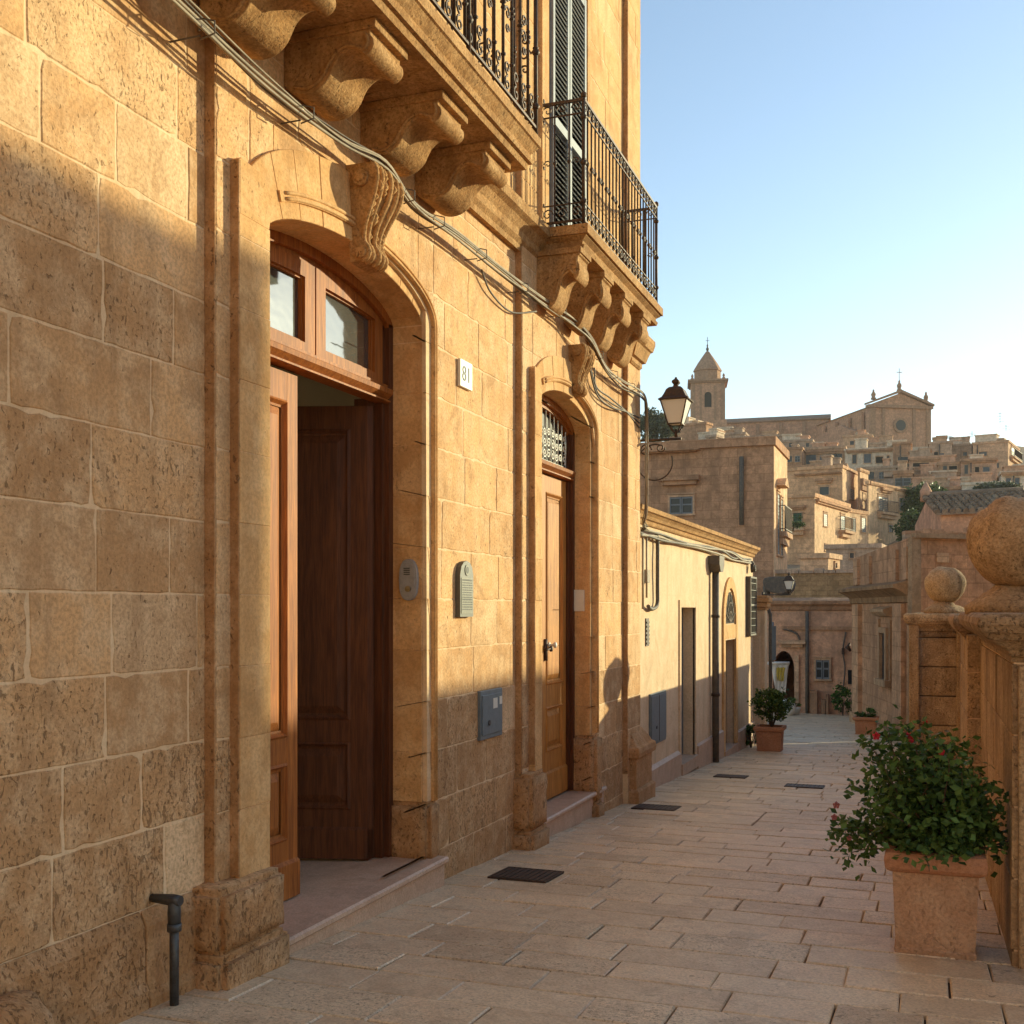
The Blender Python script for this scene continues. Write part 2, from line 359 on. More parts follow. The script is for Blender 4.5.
# street: dirt bed with individually cut paving stones
g = MB(); S = lambda x0,x1,y0,y1,dz: [(x0,y0,gz(y0)+dz),(x1,y0,gz(y0)+dz),(x1,y1,gz(y1)+dz),(x0,y1,gz(y1)+dz)]
g.add(S(-3.2, 1.1, -3, 34, -.024), [(0,1,2,3)])
g.add([(-14,34,gz(34)-.016),(8,34,gz(34)-.016),(8,45,gz(34)-.016),(-14,45,gz(34)-.016)], [(0,1,2,3)])
g.add([(-12,20.2,gz(20)-.3),(-3.2,20.2,gz(20)-.016),(-3.2,34,gz(34)-.016),(-12,34,gz(34)-.016)], [(0,1,2,3)])
bed = tag(g.build('street_bed', M['joint'], base=(0,10,-2)), kind='structure')
g = MB(); rnd = random.Random(3)
y = -.6
while y < 34:
    h = rnd.uniform(.25, .36); x = -3.0 - rnd.random() * .5
    xe = 1.0 if y < 20 else .6
    if y > 20.7: x -= 3.5
    while x < xe:
        wd = rnd.uniform(.30, .80)
        if y > 20: wd *= 1.2
        j = .0045; q = lambda: rnd.uniform(-.004, .004)
        x0, x1, y0, y1 = x + j*.6, x + wd - j*.6, y + j*1.2, y + h - j*1.2
        dz = rnd.uniform(-.004, .003)
        A = [(x0+q(), y0+q()), (x1+q(), y0+q()), (x1+q(), y1+q()), (x0+q(), y1+q())]
        c_ = .006
        I = [(A[0][0]+c_, A[0][1]+c_), (A[1][0]-c_, A[1][1]+c_), (A[2][0]-c_, A[2][1]-c_), (A[3][0]+c_, A[3][1]-c_)]
        tl = rnd.uniform(-.003, .003)
        pts = [(p[0],p[1],gz(p[1])-.028) for p in A] + [(p[0],p[1],gz(p[1])-.006+dz) for p in A] + [(p[0],p[1],gz(p[1])+dz+(tl if k in (1,2) else 0)) for k,p in enumerate(I)]
        tone = rnd.uniform(.15,.95); 
        g.add(pts, [(8,9,10,11)] + [(4+k,4+(k+1)%4,8+(k+1)%4,8+k) for k in range(4)] + [(k,(k+1)%4,4+(k+1)%4,4+k) for k in range(4)], (tone, rnd.random()*1.0, rnd.uniform(0,.85)))
        x += wd
    y += h
pave = g.build('street_paving', M['paving'], base=(0,10,-2)); tag(pave, kind='structure')

# ------------------------------------------------------------------ palazzo on the left
FR = dict(o=(-2.8, 0, 0), u=(0, 1, 0), n=(1, 0, 0))
def fm(col=(.5,.3,.5)): return MB(col).frame(**FR)
class Arch:
    def __init__(s, c, h, sp, ri): s.c, s.h, s.sp, s.ri = c, h, sp, ri
    def pt(s, th, off=0):
        f = lambda t: (s.c + s.h * math.cos(t), s.sp + s.ri * max(0., math.sin(t)) ** 1.2)
        y0, z0 = f(th)
        if off == 0: return (y0, z0)
        e = .02; a = f(min(math.pi, th + e)); b_ = f(max(0., th - e))
        t = Vector((a[0]-b_[0], a[1]-b_[1])).normalized()
        return (y0 + t.y * off, z0 - t.x * off)
    def top(s, y, off=0):
        hh = s.h + off; u_ = (y - s.c) / hh
        if abs(u_) > 1: return -9
        return s.sp + (s.ri + off) * (1 - u_*u_) ** .6 if abs(u_) < .999 else s.sp
A1 = Arch(5.225, .885, 1.70, .205); A2 = Arch(8.755, .775, 1.55, .20)
HC = .308; Z0 = -1.17
def subtract(a, b_, z0, z1, arcs):
    """pieces of block rect outside openings -> list of polygons"""
    out = [(a, b_)]
    res = []
    segs = [(a, b_, None)]
    for (o0, o1, tp) in arcs:
        ns_ = []
        for (p, q, t) in segs:
            if t or q <= o0 or p >= o1: ns_.append((p, q, t)); continue
            if p < o0: ns_.append((p, o0, None))
            ns_.append((max(p, o0), min(q, o1), tp))
            if q > o1: ns_.append((o1, q, None))
        segs = ns_
    for (p, q, t) in segs:
        if q - p < .02: continue
        if t is None: res.append(('r', p, q)); continue
        n = 7; bt = [(p + (q-p)*i/n, max(z0, min(z1, t(p + (q-p)*i/n)))) for i in range(n+1)]
        if all(zz >= z1 - .004 for _, zz in bt): continue
        if all(zz <= z0 + .001 for _, zz in bt): res.append(('r', p, q)); continue
        res.append(('p', bt + [(q, z1), (p, z1)]))
    return res
def eroded(mb, a0, a1, c0, c1, b, dep, col, rs, amp=.0045, step=.05):
    """ashlar block with a worn, slightly ragged outline and soft arris"""
    out = []
    for (p, q) in (((a0,c0),(a1,c0)), ((a1,c0),(a1,c1)), ((a1,c1),(a0,c1)), ((a0,c1),(a0,c0))):
        L = math.hypot(q[0]-p[0], q[1]-p[1]); n = max(2, int(L/step))
        for i in range(n):
            t = i/n; x, z = p[0]+(q[0]-p[0])*t, p[1]+(q[1]-p[1])*t
            e = abs(rs.gauss(0, amp)) * (2.2 if i == 0 else 1)
            if rs.random() < .05: e += rs.uniform(.004, .014)
            cx, cz = (a0+a1)/2, (c0+c1)/2; dx = (1 if x < cx else -1) if p[1] != q[1] or i == 0 else 0; dz = (1 if z < cz else -1) if p[1] == q[1] or i == 0 else 0
            out.append((x + dx*e, z + dz*e))
    n = len(out); cx, cz = (a0+a1)/2, (c0+c1)/2; ch = .005
    ins = [(x + (ch if x < cx else -ch)*(1 if abs(x-cx) > (a1-a0)/2-.03 else 0), z + (ch if z < cz else -ch)*(1 if abs(z-cz) > (c1-c0)/2-.03 else 0)) for x, z in out]
    pts = [(q[0], b-dep, q[1]) for q in out] + [(q[0], b-.0035, q[1]) for q in out] + [(q[0], b, q[1]) for q in ins]
    fs = [tuple(range(2*n, 3*n))] + [(n+k, n+(k+1)%n, 2*n+(k+1)%n, 2*n+k) for k in range(n)] + [(k, (k+1)%n, n+(k+1)%n, n+k) for k in range(n)]
    mb.add(pts, fs, col)
def courses(mb, ya, yb, za, zb, w_, arcs=(), wid=(.38, .85), lowdark=True, hc=HC, seed=1, g_=.0016, colf=None):
    rs = random.Random(seed); k = math.floor((za - Z0) / hc)
    z = Z0 + k * hc
    while z < zb - .01:
        z0, z1 = max(za, z), min(zb, z + hc)
        y_ = ya - rs.random() * .3
        while y_ < yb:
            wd = rs.uniform(*wid); p, q = max(ya, y_), min(yb, y_ + wd); y_ += wd
            if q - p < .03: continue
            c = (colf or rcol)()
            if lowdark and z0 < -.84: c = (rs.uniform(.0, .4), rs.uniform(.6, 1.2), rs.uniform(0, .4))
            if rs.random() < .06: c = (1.0, .1, 1.0)
            dw = rs.uniform(-.0012, .0015); gj = rs.choice((.001, .002, .004, .007))
            for r in subtract(p, q, z0, z1, arcs):
                if r[0] == 'r': eroded(mb, r[1] + gj*.4, r[2] - gj*.4, z0 + gj*.3, z1 - gj*.3, w_ + dw, .02, c, rs, .0015 if z0 > 2.6 else .0027)
                else: mb.poly(r[1], w_ + dw, .02, c)
        z += hc
def core(mb, ya, yb, za, zb, w_, arcs=(), th=.28):
    segs = [(ya, yb, None)]
    for (o0, o1, tp) in arcs:
        ns_ = []
        for (p, q, t) in segs:
            if q <= o0 or p >= o1: ns_.append((p, q, t)); continue
            if p < o0: ns_.append((p, o0, None))
            ns_.append((max(p,o0), min(q,o1), tp))
            if q > o1: ns_.append((o1, q, None))
        segs = ns_
    for (p, q, t) in segs:
        if t is None: mb.box(p, q, w_ - th, w_, za, zb); continue
        n = 24
        for i in range(n):
            a = p + (q-p)*i/n; b_ = p + (q-p)*(i+1)/n
            mb.prism([(a, t(a)), (b_, t(b_)), (b_, zb), (a, zb)], w_ - th, w_, 'b')
pal = empty('palazzo', (-2.8, 5, gz(5)), 'golden sandstone palazzo with arched wooden doors and two iron balconies, filling the left side', 'building')
EX1 = (4.24, 6.215, lambda y_: A1.top(y_, .10)); EX2 = (7.90, 9.64, lambda y_: A2.top(y_, .10))
SEC = [(-1.2, 3.99, -.05), (3.99, 7.67, 0.), (7.67, 10.57, .05), (10.57, 11.08, .10)]
wb = fm(); cb = fm(); ub = fm()
def ucol(): return (random.uniform(.45,.9), random.random()**2*.7, random.uniform(.6,1) if random.random()<.18 else random.uniform(0,.5))
for i, (a, b_, w_) in enumerate(SEC):
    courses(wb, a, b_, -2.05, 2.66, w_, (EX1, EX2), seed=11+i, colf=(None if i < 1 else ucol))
    courses(ub, a, b_, 2.66, 8.4, w_, (), seed=31+i, colf=lambda: (random.uniform(.6,.95), random.random()*.3, random.uniform(.1,.6)), lowdark=False)
    core(cb, a, b_, -2.1, 8.6, w_ - .003, ((4.27, 6.19, lambda y_: A1.top(y_, .07)), (7.93, 9.6, lambda y_: A2.top(y_, .07))))
wb.build('facade_wall', M['stone'], pal); ub.build('upper_facade', M['smooth'], pal); cb.box(6.113, 6.236, -.295, -.031, -1.15, 1.69); cb.box(9.533, 9.656, -.225, .018, -1.1, 1.54); cb.box(4.104, 4.337, -.29, .042, -1.15, 1.69); cb.box(7.824, 7.977, -.22, .096, -1.18, 1.54)
cb.build('mortar_core', M['mortar'], pal)
# shell: side, back and roof
g = fm(); g.box(-1.2, 11.05, -9, -8.7, -2.3, 8.6); g.box(10.78, 11.06, -8.7, -.2, -2.3, 8.6); g.box(-1.2, -.9, -8.7, -.35, -2.3, 8.6)
g.build('side_wall', M['plaster'], pal)
g = fm(); g.box(-1.3, 11.16, -9.1, .2, 8.6, 8.8); g.build('roof', M['rooftile'], pal)
# chipped patches of mortar on the near wall and lower irregular plinth
g = fm()
for (a, b_, w_, zt) in ((-1.2, 3.9, -.05, -1.17), (4.0, 7.64, 0, -1.48)):
    y_ = a
    if a > 3.95: continue
    while y_ < b_:
        wd = random.uniform(.5, .9); q = min(b_, y_ + wd)
        pr = [(w_, zt + .004), (w_ + .012, zt - .02), (w_ + .03, zt - .06), (w_ + .033, gz(y_) + .06), (w_ + .05, gz(y_) + .03), (w_ + .05, -2.1), (w_, -2.1)]
        g.prism([(p[0], p[1]) for p in pr], y_ + .004, q - .004, 'a', (random.uniform(.0,.4), random.uniform(.5,1), .2)); y_ = q
g.build('plinth', M['stone_dark'], pal, bevel=.01)
# jamb stones, voussoirs, rolls
def jambs(mb, ya, yb, wb_, wf, z0, z1, off=0, hc=HC):
    z = z0
    k = 0
    while z < z1 - .02:
        zz = min(z1, z + hc if k else Z0 + math.ceil((z0 - Z0 + .02) / hc) * hc); k += 1
        c = rcol(.35, .8, .7, .1); j = random.uniform(-.002, .002)
        mb.box(ya, yb, wb_, wf + j, z + .0004, zz - .0004, c); z = zz
def voussoirs(mb, A, n, wbk, offL, offR, wL, wR):
    for i in range(n):
        t0 = math.pi * i / n + .0028; t1 = math.pi * (i+1) / n - .0028
        mid = (t0 + t1) / 2; right = mid < math.pi / 2
        off = offR if right else offL; wf = (wR if right else wL) + random.uniform(-.002,.002)
        ins = [A.pt(t0 + (t1-t0)*k/4) for k in range(5)]; out = [A.pt(t0 + (t1-t0)*k/4, off if right else off * (.62 + .38 * math.sin(t0 + (t1-t0)*k/4))) for k in range(5)]
        mb.prism(ins + out[::-1], wbk, wf, 'b', rcol(.4,.85,.5,.15))
ar = fm()
jambs(ar, 4.10, 4.34, -.30, .045, -1.16, 1.70); jambs(ar, 6.11, 6.24, -.30, -.028, -1.16, 1.70)
voussoirs(ar, A1, 11, -.30, .35, .10, .020, -.026)
ar.prism([(4.10, 1.70), (4.34, 1.70), (4.36, 1.80), (4.30, 1.93), (4.12, 1.945), (4.10, 1.93)], -.02, .04, 'b', (.6,.3,.4))
ar.build('door_surround', M['smooth'], pal, bevel=.003, bseg=1); ar = fm()
jambs(ar, 7.82, 7.98, -.23, .10, -1.2, 1.55); jambs(ar, 9.53, 9.66, -.23, .022, -1.12, 1.55)
voussoirs(ar, A2, 9, -.23, .28, .09, .068, .024)
ar.prism([(7.82, 1.55), (7.98, 1.55), (8.0, 1.66), (7.95, 1.78), (7.84, 1.80), (7.82, 1.78)], .03, .095, 'b', (.6,.3,.4))
ar.build('door_surround', M['smooth'], pal, bevel=.003, bseg=1)
# wall step returns: corner shade and some dirt put into darker stone
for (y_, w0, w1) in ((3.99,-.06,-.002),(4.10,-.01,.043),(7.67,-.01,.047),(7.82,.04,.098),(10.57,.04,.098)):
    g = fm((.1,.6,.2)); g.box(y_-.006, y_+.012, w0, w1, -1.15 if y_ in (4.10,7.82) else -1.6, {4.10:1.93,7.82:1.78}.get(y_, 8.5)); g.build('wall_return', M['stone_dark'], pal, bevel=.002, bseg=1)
def roll(A, o0, o1, w0, wf, zb, ystop, name='roll_moulding'):
    mb = fm((.7,.3,.5))
    mb.box(A.c + A.h + o0, A.c + A.h + o1, w0, wf, zb, A.sp)
    n = 44
    for i in range(n):
        t0, t1 = math.pi*i/n, math.pi*(i+1)/n
        if A.pt(t1, o1)[0] < ystop: break
        k = lambda t: wf + (.016 if t > 1.5 else 0)
        mb.prism([A.pt(t0, o0), A.pt(t1, o0), A.pt(t1, o1), A.pt(t0, o1)], w0, k(t0), 'b')
    for o in (o0 + .012, o1 - .012):
        pts = [(A.c + A.h + o, wf, zb), (A.c + A.h + o, wf, A.sp)]
        for i in range(1, n):
            q = A.pt(math.pi*i/n, o)
            if q[0] < ystop + .03: break
            pts.append((q[0], wf + (.016 if i > n*.48 else 0), q[1]))
        mb.tube(pts, .010, 6)
    mb.build(name, M['smooth'], pal)
roll(A1, .075, .125, -.04, .016, -1.16, 4.42); roll(A2, .066, .112, .01, .066, -1.1, 8.05)
# worn base stones
def wstone(name, a0, a1, b0, b1, c0, c1, mat='stone_dark', parent=None, layers=1, amp=.012, bev=.03):
    mb = fm((random.uniform(.1,.5), .9, .2)); n = 6
    P = []; nu = max(2, int((a1-a0)/.05)); nz_ = max(2, int((c1-c0)/.05))
    mb.box(a0, a1, b0, b1, c0, c1)
    o = mb.build(name, M[mat], parent or pal)
    bm = bmesh.new(); bm.from_mesh(o.data); bmesh.ops.bevel(bm, geom=bm.edges[:], offset=bev, segments=2, affect='EDGES')
    bmesh.ops.subdivide_edges(bm, edges=bm.edges[:], cuts=4, use_grid_fill=True)
    for v in bm.verts: v.co += v.normal * amp * (noise.noise(v.co * 7) + .5 * noise.noise(v.co * 19))
    for f in bm.faces: f.smooth = True
    bm.to_mesh(o.data); bm.free(); return o
for (y0, y1, w0, w1, zt) in ((3.87, 4.37, -.35, .115, -1.155), (6.09, 6.27, -.28, .03, -1.155), (7.62, 8.0, -.3, .14, -1.2), (9.50, 9.72, -.22, .085, -1.12)):
    mid = gz(y0) + .12
    wstone('base_stone', y0, y1, w0, w1, mid, zt); wstone('base_stone', y0 - .02, y1 + .005, w0, w1 + .02, -2.1, mid + .01)
# end pilaster base, moulded
g = fm((.4,.7,.3))
def loftrect(mb, y0, y1, W, prof, col=None, wback=-.1):
    i = len(mb.v)
    pts = []
    for (z, e) in prof: pts += [(y0 + e, wback, z), (y0 + e, W - e, z), (y1 - e, W - e, z), (y1 - e, wback, z)]
    n = len(prof); fs = [(0,1,2,3), tuple(4*(n-1)+k for k in range(4))]
    for j in range(n-1):
        for k in range(4): fs.append((4*j+k, 4*j+(k+1)%4, 4*(j+1)+(k+1)%4, 4*(j+1)+k))
    mb.add(pts, fs, col)
loftrect(g, 10.60, 11.32, .20, [(-2.1,0),(-1.78,0),(-1.76,.015),(-1.76,.03),(-1.47,.03),(-1.455,.02),(-1.45,.0),(-1.40,-.01),(-1.355,0),(-1.34,.03),(-1.30,.05),(-1.24,.09),(-1.2,.12)])
g.build('pilaster_base', M['stone_dark'], pal, bevel=.008)
g = fm((.6,.3,.4)); loftrect(g, 10.50, 11.14, .24, [(2.40,.13),(2.42,.11),(2.46,.11),(2.47,.08),(2.53,.06),(2.58,.04),(2.59,.02),(2.66,.0),(2.70,.0)], wback=-.05)
g.build('pilaster_capital', M['carved'], pal)
# string course between the balconies
g = fm((.5,.5,.3)); pr = [(-.02,2.60),(.04,2.60),(.045,2.64),(.07,2.67),(.075,2.72),(.11,2.775),(.15,2.80),(.155,2.87),(-.02,2.87)]
g.prism(pr, 6.3, 8.15, 'a'); g.build('string_course', M['carved'], pal); g = fm((.5,.5,.3))
g.prism([(p[0], p[1]) for p in pr], 10.3, 10.56, 'a')
g.build('string_course', M['carved'], pal)
# thresholds
def threshold(a0, a1, top, wf, wbk):
    g = fm((.6,.2,.4)); pr = [(wbk, top), (wf - .012, top), (wf, top - .01), (wf + .002, top - .028), (wf - .012, top - .04), (wf - .03, top - .045), (wf - .032, -2.2), (wbk, -2.2)]
    m = (a0 + a1) / 2 + .1
    g.prism([p for p in pr], a0, m - .0004, 'a'); g.prism([p for p in pr], m + .0004, a1, 'a', (.5,.2,.5)); return g.build('threshold', M['marble'], pal)
threshold(4.35, 6.22, -1.495, .10, -.45); threshold(8.02, 9.86, -1.61, .085, -.35)
# room behind door one
g = fm(); 
def slab(mb, a0,a1,b0,b1,c0,c1): mb.box(a0,a1,b0,b1,c0,c1)
slab(g, 3.4, 3.5, -2.2, -.30, -1.6, 2.3); slab(g, 7.2, 7.3, -2.2, -.30, -1.6, 2.3); slab(g, 3.5, 7.2, -2.3, -2.2, -1.6, 2.1); slab(g, 3.4, 7.3, -2.3, -.30, 2.0, 2.1)
g.build('entrance_hall', M['room'], pal)
g = fm((.4,.2,.2)); slab(g, 3.4, 7.3, -2.3, -.44, -1.6, -1.497); g.build('hall_floor', M['marble'], pal)
# doors
def leaf(parent, name, L, frame, z0, z1, pans, mat, kick, th=.045, st=.10):
    mb = MB((.5,.3,.5)).frame(**frame)
    mb.box(0, st, -th, 0, z0, z1); mb.box(L - st, L, -th, 0, z0, z1)
    zs = [z0] + [q for p in sorted(pans) for q in p] + [z1]
    for i in range(0, len(zs), 2): mb.box(st, L - st, -th, -.001, zs[i], zs[i+1])
    mb.box(.0, L, -th, .016, z0, kick)                                  # kick board
    mb.prism([(.016, kick), (-.0, kick + .018), (-.01, kick)], 0, L, 'a')
    for (a, b_) in pans:
        for q, (ins, d0, d1) in enumerate(((0, .012, .0), )):
            # bolection moulding ring
            u0, u1, c0, c1 = st, L - st, a, b_
            for (i0, i1, y0, y1) in ((0, .012, .0, .010), (.012, .028, .010, -.012), (.028, .04, -.012, -.014)):
                o = [(u0+i0, c0+i0), (u1-i0, c0+i0), (u1-i0, c1-i0), (u0+i0, c1-i0)]; n_ = [(u0+i1, c0+i1), (u1-i1, c0+i1), (u1-i1, c1-i1), (u0+i1, c1-i1)]
                mb.add([(p[0], y0, p[1]) for p in o] + [(p[0], y1, p[1]) for p in n_], [(k,(k+1)%4,4+(k+1)%4,4+k) for k in range(4)])
        for (i0, i1, y0, y1) in ((.04, .085, -.022, -.004),):
            o = [(u0+i0, c0+i0), (u1-i0, c0+i0), (u1-i0, c1-i0), (u0+i0, c1-i0)]; n_ = [(u0+i1, c0+i1), (u1-i1, c0+i1), (u1-i1, c1-i1), (u0+i1, c1-i1)]
            mb.add([(p[0], y0, p[1]) for p in o] + [(p[0], y1, p[1]) for p in n_], [(k,(k+1)%4,4+(k+1)%4,4+k) for k in range(4)] + [(4,5,6,7)])
        mb.box(st, L-st, -.040, -.024, a, b_)
    return mb.build(name, M[mat], parent)
PAN = [(-1.19, -.79), (-.66, 1.07)]
l1 = leaf(pal, 'door_leaf', .74, dict(o=(-3.075, 4.36, 0), u=(0,1,0), n=(1,0,0)), -1.485, 1.215, PAN, 'wood', -1.31)
dv = Vector((-.955, -.297, 0)).normalized()
l2 = leaf(pal, 'door_leaf', .86, dict(o=(-3.10, 5.93, 0), u=tuple(dv), n=(-dv.y*-1 if False else dv.y*1, -dv.x*-1 if False else dv.x*1, 0)), -1.48, 1.205, PAN, 'wood_dark', -1.31)
tag(l1, 'closed left leaf in warm reddish wood'); tag(l2, 'right leaf swung open into the dark hall')
l3 = leaf(pal, 'door_leaf', .66, dict(o=(-2.97, 8.765, 0), u=(0,1,0), n=(1,0,0)), -1.59, 1.12, [(-1.2,-.82),(-.64,.98)], 'wood_honey', -1.38)
l4 = leaf(pal, 'door_leaf', .68, dict(o=(-2.975, 8.07, 0), u=(0,1,0), n=(1,0,0)), -1.59, 1.12, [(-1.2,-.82),(-.64,.98)], 'wood_honey', -1.38)
# handles
def knob(parent, P, nrm, mat='brass', lever=False):
    mb = MB().frame(o=P, u=(-nrm[1], nrm[0], 0), n=nrm)
    mb.tube([(0,0,0),(0,.012,0)], .024, 12); mb.tube([(0,.01,0),(0,.045,0)], .009, 8); mb.tube([(0,.04,0),(0,.05,0),(0,.065,0),(0,.072,0)], [.012,.025,.025,.012], 12)
    if lever: mb.tube([(0,.05,0),(-.02,.055,0),(-.10,.055,-.005),(-.11,.045,-.005)], .009, 8); mb.tube([(0,.006,-.10),(0,.006,.08)], .02, 6)
    return mb.build('handle', M[mat], parent)
knob(l2, (-3.10 + dv.x*.74 + dv.y*.001, 5.93 + dv.y*.74 - .0, -.71), (dv.y, dv.x, 0) if False else (-.297*-1 if False else .297*-1, -.955, 0), 'white')
knob(l3, (-2.97, 8.84, -.33), (1, 0, 0), 'iron', True); knob(l3, (-2.955, 8.90, -.30), (1, 0, 0), 'white')
# frames, transoms, fanlights
def door_frame(A, ya, yb, w0, w1, zb, bar, jw, pans, split):
    mb = fm()
    jm = fm(); jm.box(ya, ya + jw, w0, w1, zb, A.sp + .01); jm.build('door_jamb', M['wood_dark'], pal); jm = fm(); jm.box(yb - jw, yb, w0, w1, zb, A.sp + .01); jm.box(yb - jw - .12, yb - .01, w0 - .09, w0 - .001, zb, A.sp - .45); jm.box(yb - jw - .035, yb - jw, w0, w1 - .03, zb, A.sp); jm.build('door_jamb', M['wood_dark'], pal)
    n = 24
    for i in range(n):
        t0, t1 = math.pi*i/n, math.pi*(i+1)/n
        mb.prism([A.pt(t0, .02), A.pt(t1, .02), A.pt(t1, -jw), A.pt(t0, -jw)], w0, w1, 'b')
        mb.prism([A.pt(t0, -jw + .01), A.pt(t1, -jw + .01), A.pt(t1, -jw - .03), A.pt(t0, -jw - .03)], w0, w1 - .03, 'b')
    mb.box(ya, yb, w0, w1 - .01, bar[0], bar[1])
    mb.prism([(w1 - .01, bar[0] + .02), (w1 + .025, bar[0] + .05), (w1 + .03, bar[0] + .075), (w1 - .01, bar[0] + .095)], ya + jw, yb - jw, 'a')
    mb.prism([(w1 - .01, bar[0]), (w1 + .012, bar[0] + .004), (w1 + .012, bar[0] + .014), (w1 - .01, bar[0] + .02)], ya + jw, yb - jw, 'a')
    return mb
pane_frames = []
mb = door_frame(A1, 4.34, 6.11, -.30, -.22, -1.49, (1.235, 1.345), .055, None, 5.235); f1 = mb.build('door_frame', M['wood'], pal)
def sash(A, ya, yb, zb, w0, w1, rw, off, mat):
    n = 16; fr = fm()
    def outl(a, b_, z_, o): return [(a, z_)] + [(a + (b_-a)*i/n, max(z_+.01, A.top(a + (b_-a)*i/n, -o))) for i in range(n+1)] + [(b_, z_)]
    O = outl(ya, yb, zb, off); I = outl(ya + rw, yb - rw, zb + .05, off + rw * .8)
    m_ = len(O)
    for i in range(m_):
        k = (i+1) % m_; fr.prism([O[i], O[k], I[k], I[i]], w0, w1, 'b')
    # glazing bead
    I2 = outl(ya + rw + .012, yb - rw - .012, zb + .062, off + rw * .8 + .012)
    for i in range(m_):
        k = (i+1) % m_; fr.prism([I[i], I[k], I2[k], I2[i]], w0, w1 - .018, 'b')
    o = fr.build('fanlight', M[mat], pal)
    gl = fm(); P = I; gl.prism(P, w0 + .012, w0 + .018, 'b'); gl.build('glass_pane', M['mirror'], o)
    return o
sash(A1, 4.41, 5.228, 1.346, -.30, -.245, .10, .085, 'wood'); sash(A1, 5.242, 6.02, 1.346, -.30, -.245, .10, .085, 'wood')
mb = door_frame(A2, 7.98, 9.53, -.23, -.12, -1.6, (1.13, 1.22), .06, None, 8.755); f2 = mb.build('door_frame', M['wood'], pal)
g = fm(); g.box(8.0, 9.5, -.21, -.20, 1.2, 1.8); g.build('glass_pane', M['glass_dark'], f2)
def spiral(cx, cz, r0, turns, sgn=1, n=22, ph=0, w_=0):
    return [(cx + r0 * (1 - .85*i/n) * math.cos(ph + sgn*turns*2*math.pi*i/n), w_, cz + r0 * (1 - .85*i/n) * math.sin(ph + sgn*turns*2*math.pi*i/n)) for i in range(n+1)]
g = fm()
for k in range(13):
    y_ = 8.1 + k * .108; zt = A2.top(y_, -.08)
    if zt < 1.3: continue
    g.tube([(y_, -.165, 1.23), (y_, -.165, zt)], .007, 5)
    if k < 12:
        for (dz, r) in ((.07, .042), (.16, .042), (.25, .035)):
            if 1.23 + dz + r < A2.top(y_ + .054, -.08): g.tube(spiral(y_ + .054, 1.23 + dz, r, 1.3, 1 if k % 2 else -1, 16, k, -.16), .0055, 4)
g.tube([(8.06, -.165, 1.235), (9.4, -.165, 1.235)], .009, 5)
g.build('fanlight_grille', M['white'], f2)
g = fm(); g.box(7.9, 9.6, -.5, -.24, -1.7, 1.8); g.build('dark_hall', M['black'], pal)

# scroll keystones
def keystone(yc, wd, zt, w0, sc):
    e = empty_part = None
    prof = [(.0,0,.5),(.15,0,.5),(.178,-.02,.5),(.19,-.07,.5),(.185,-.12,.5),(.165,-.18,.47),(.13,-.25,.42),(.098,-.32,.38),(.082,-.39,.35),(.085,-.43,.34),(.105,-.46,.34),(.115,-.49,.34),(.10,-.52,.34),(.07,-.535,.34),(0,-.54,.34)]
    prof = [(a*sc, b_*sc, c) for a, b_, c in prof]
    mb = fm((.5,.4,.4)); pts = []
    for (b_, z, hw) in prof: pts += [(yc - wd*hw, w0 + b_, zt + z), (yc + wd*hw, w0 + b_, zt + z)]
    n = len(prof); fs = [(2*j, 2*j+1, 2*j+3, 2*j+2) for j in range(n-1)]
    ctr = len(pts); pts += [(yc - wd*.42, w0, zt - .27*sc), (yc + wd*.42, w0, zt - .27*sc)]
    for j in range(n-1): fs += [(2*j, 2*j+2, ctr), (2*j+3, 2*j+1, ctr+1)]
    mb.add(pts, fs)
    o = mb.build('keystone', M['carved'], pal)
    # ribs
    mb = fm((.8,.3,.5)); pr = prof[1:-1]
    for f_ in (-.92, -.55, 0, .55, .92):
        mb.tube([(yc + wd*hw*f_, w0 + b_ + (.004 if f_ else .012), zt + z) for (b_, z, hw) in crom([tuple(q) for q in pr], 3)], [.014 if abs(f_) > .9 else .016]*((len(pr)-1)*3+1), 6)
    for s_ in (-1,):
        y_ = yc + s_ * (wd*.5); mb.tube([(y_ + .01, w0 + .10*sc, zt - .085*sc), (y_ - .014, w0 + .10*sc, zt - .085*sc)], .046*sc, 14)
        mb.tube([(y_ + .012, w0 + .10*sc, zt - .085*sc), (y_ - .022, w0 + .10*sc, zt - .085*sc)], .026*sc, 12)
        y2 = yc + s_ * wd*.34; mb.tube([(y2 + .01, w0 + .075*sc, zt - .49*sc), (y2 - .02, w0 + .075*sc, zt - .49*sc)], .034*sc, 12)
    y_ = yc + wd*.36; mb.tube([(yc - wd*.36, w0 + .09*sc, zt - .49*sc), (y_, w0 + .09*sc, zt - .49*sc)], .033*sc, 10)
    rs = random.Random(int(yc*10))
    for k in range(34):
        t = rs.uniform(.06, .8); i = min(len(pr) - 2, int(t * (len(pr)-1))); fq = t*(len(pr)-1) - i
        b_, z, hw = [pr[i][m_]*(1-fq) + pr[i+1][m_]*fq for m_ in range(3)]
        u_ = yc + wd*hw*rs.choice((-.74, -.3, .28, .74)) + rs.uniform(-.012,.012); r = rs.uniform(.010, .020)
        mb.tube([(u_, w0+b_-.006, zt+z-r*1.6), (u_, w0+b_+r*.7, zt+z), (u_, w0+b_+r*.2, zt+z+r*1.8)], [r*.35, r, r*.3], 6)
    mb.build('scroll_rib', M['carved'], o)
keystone(5.27, .31, 2.285, 0.0, .90); keystone(8.93, .27, 2.17, .05, .72)

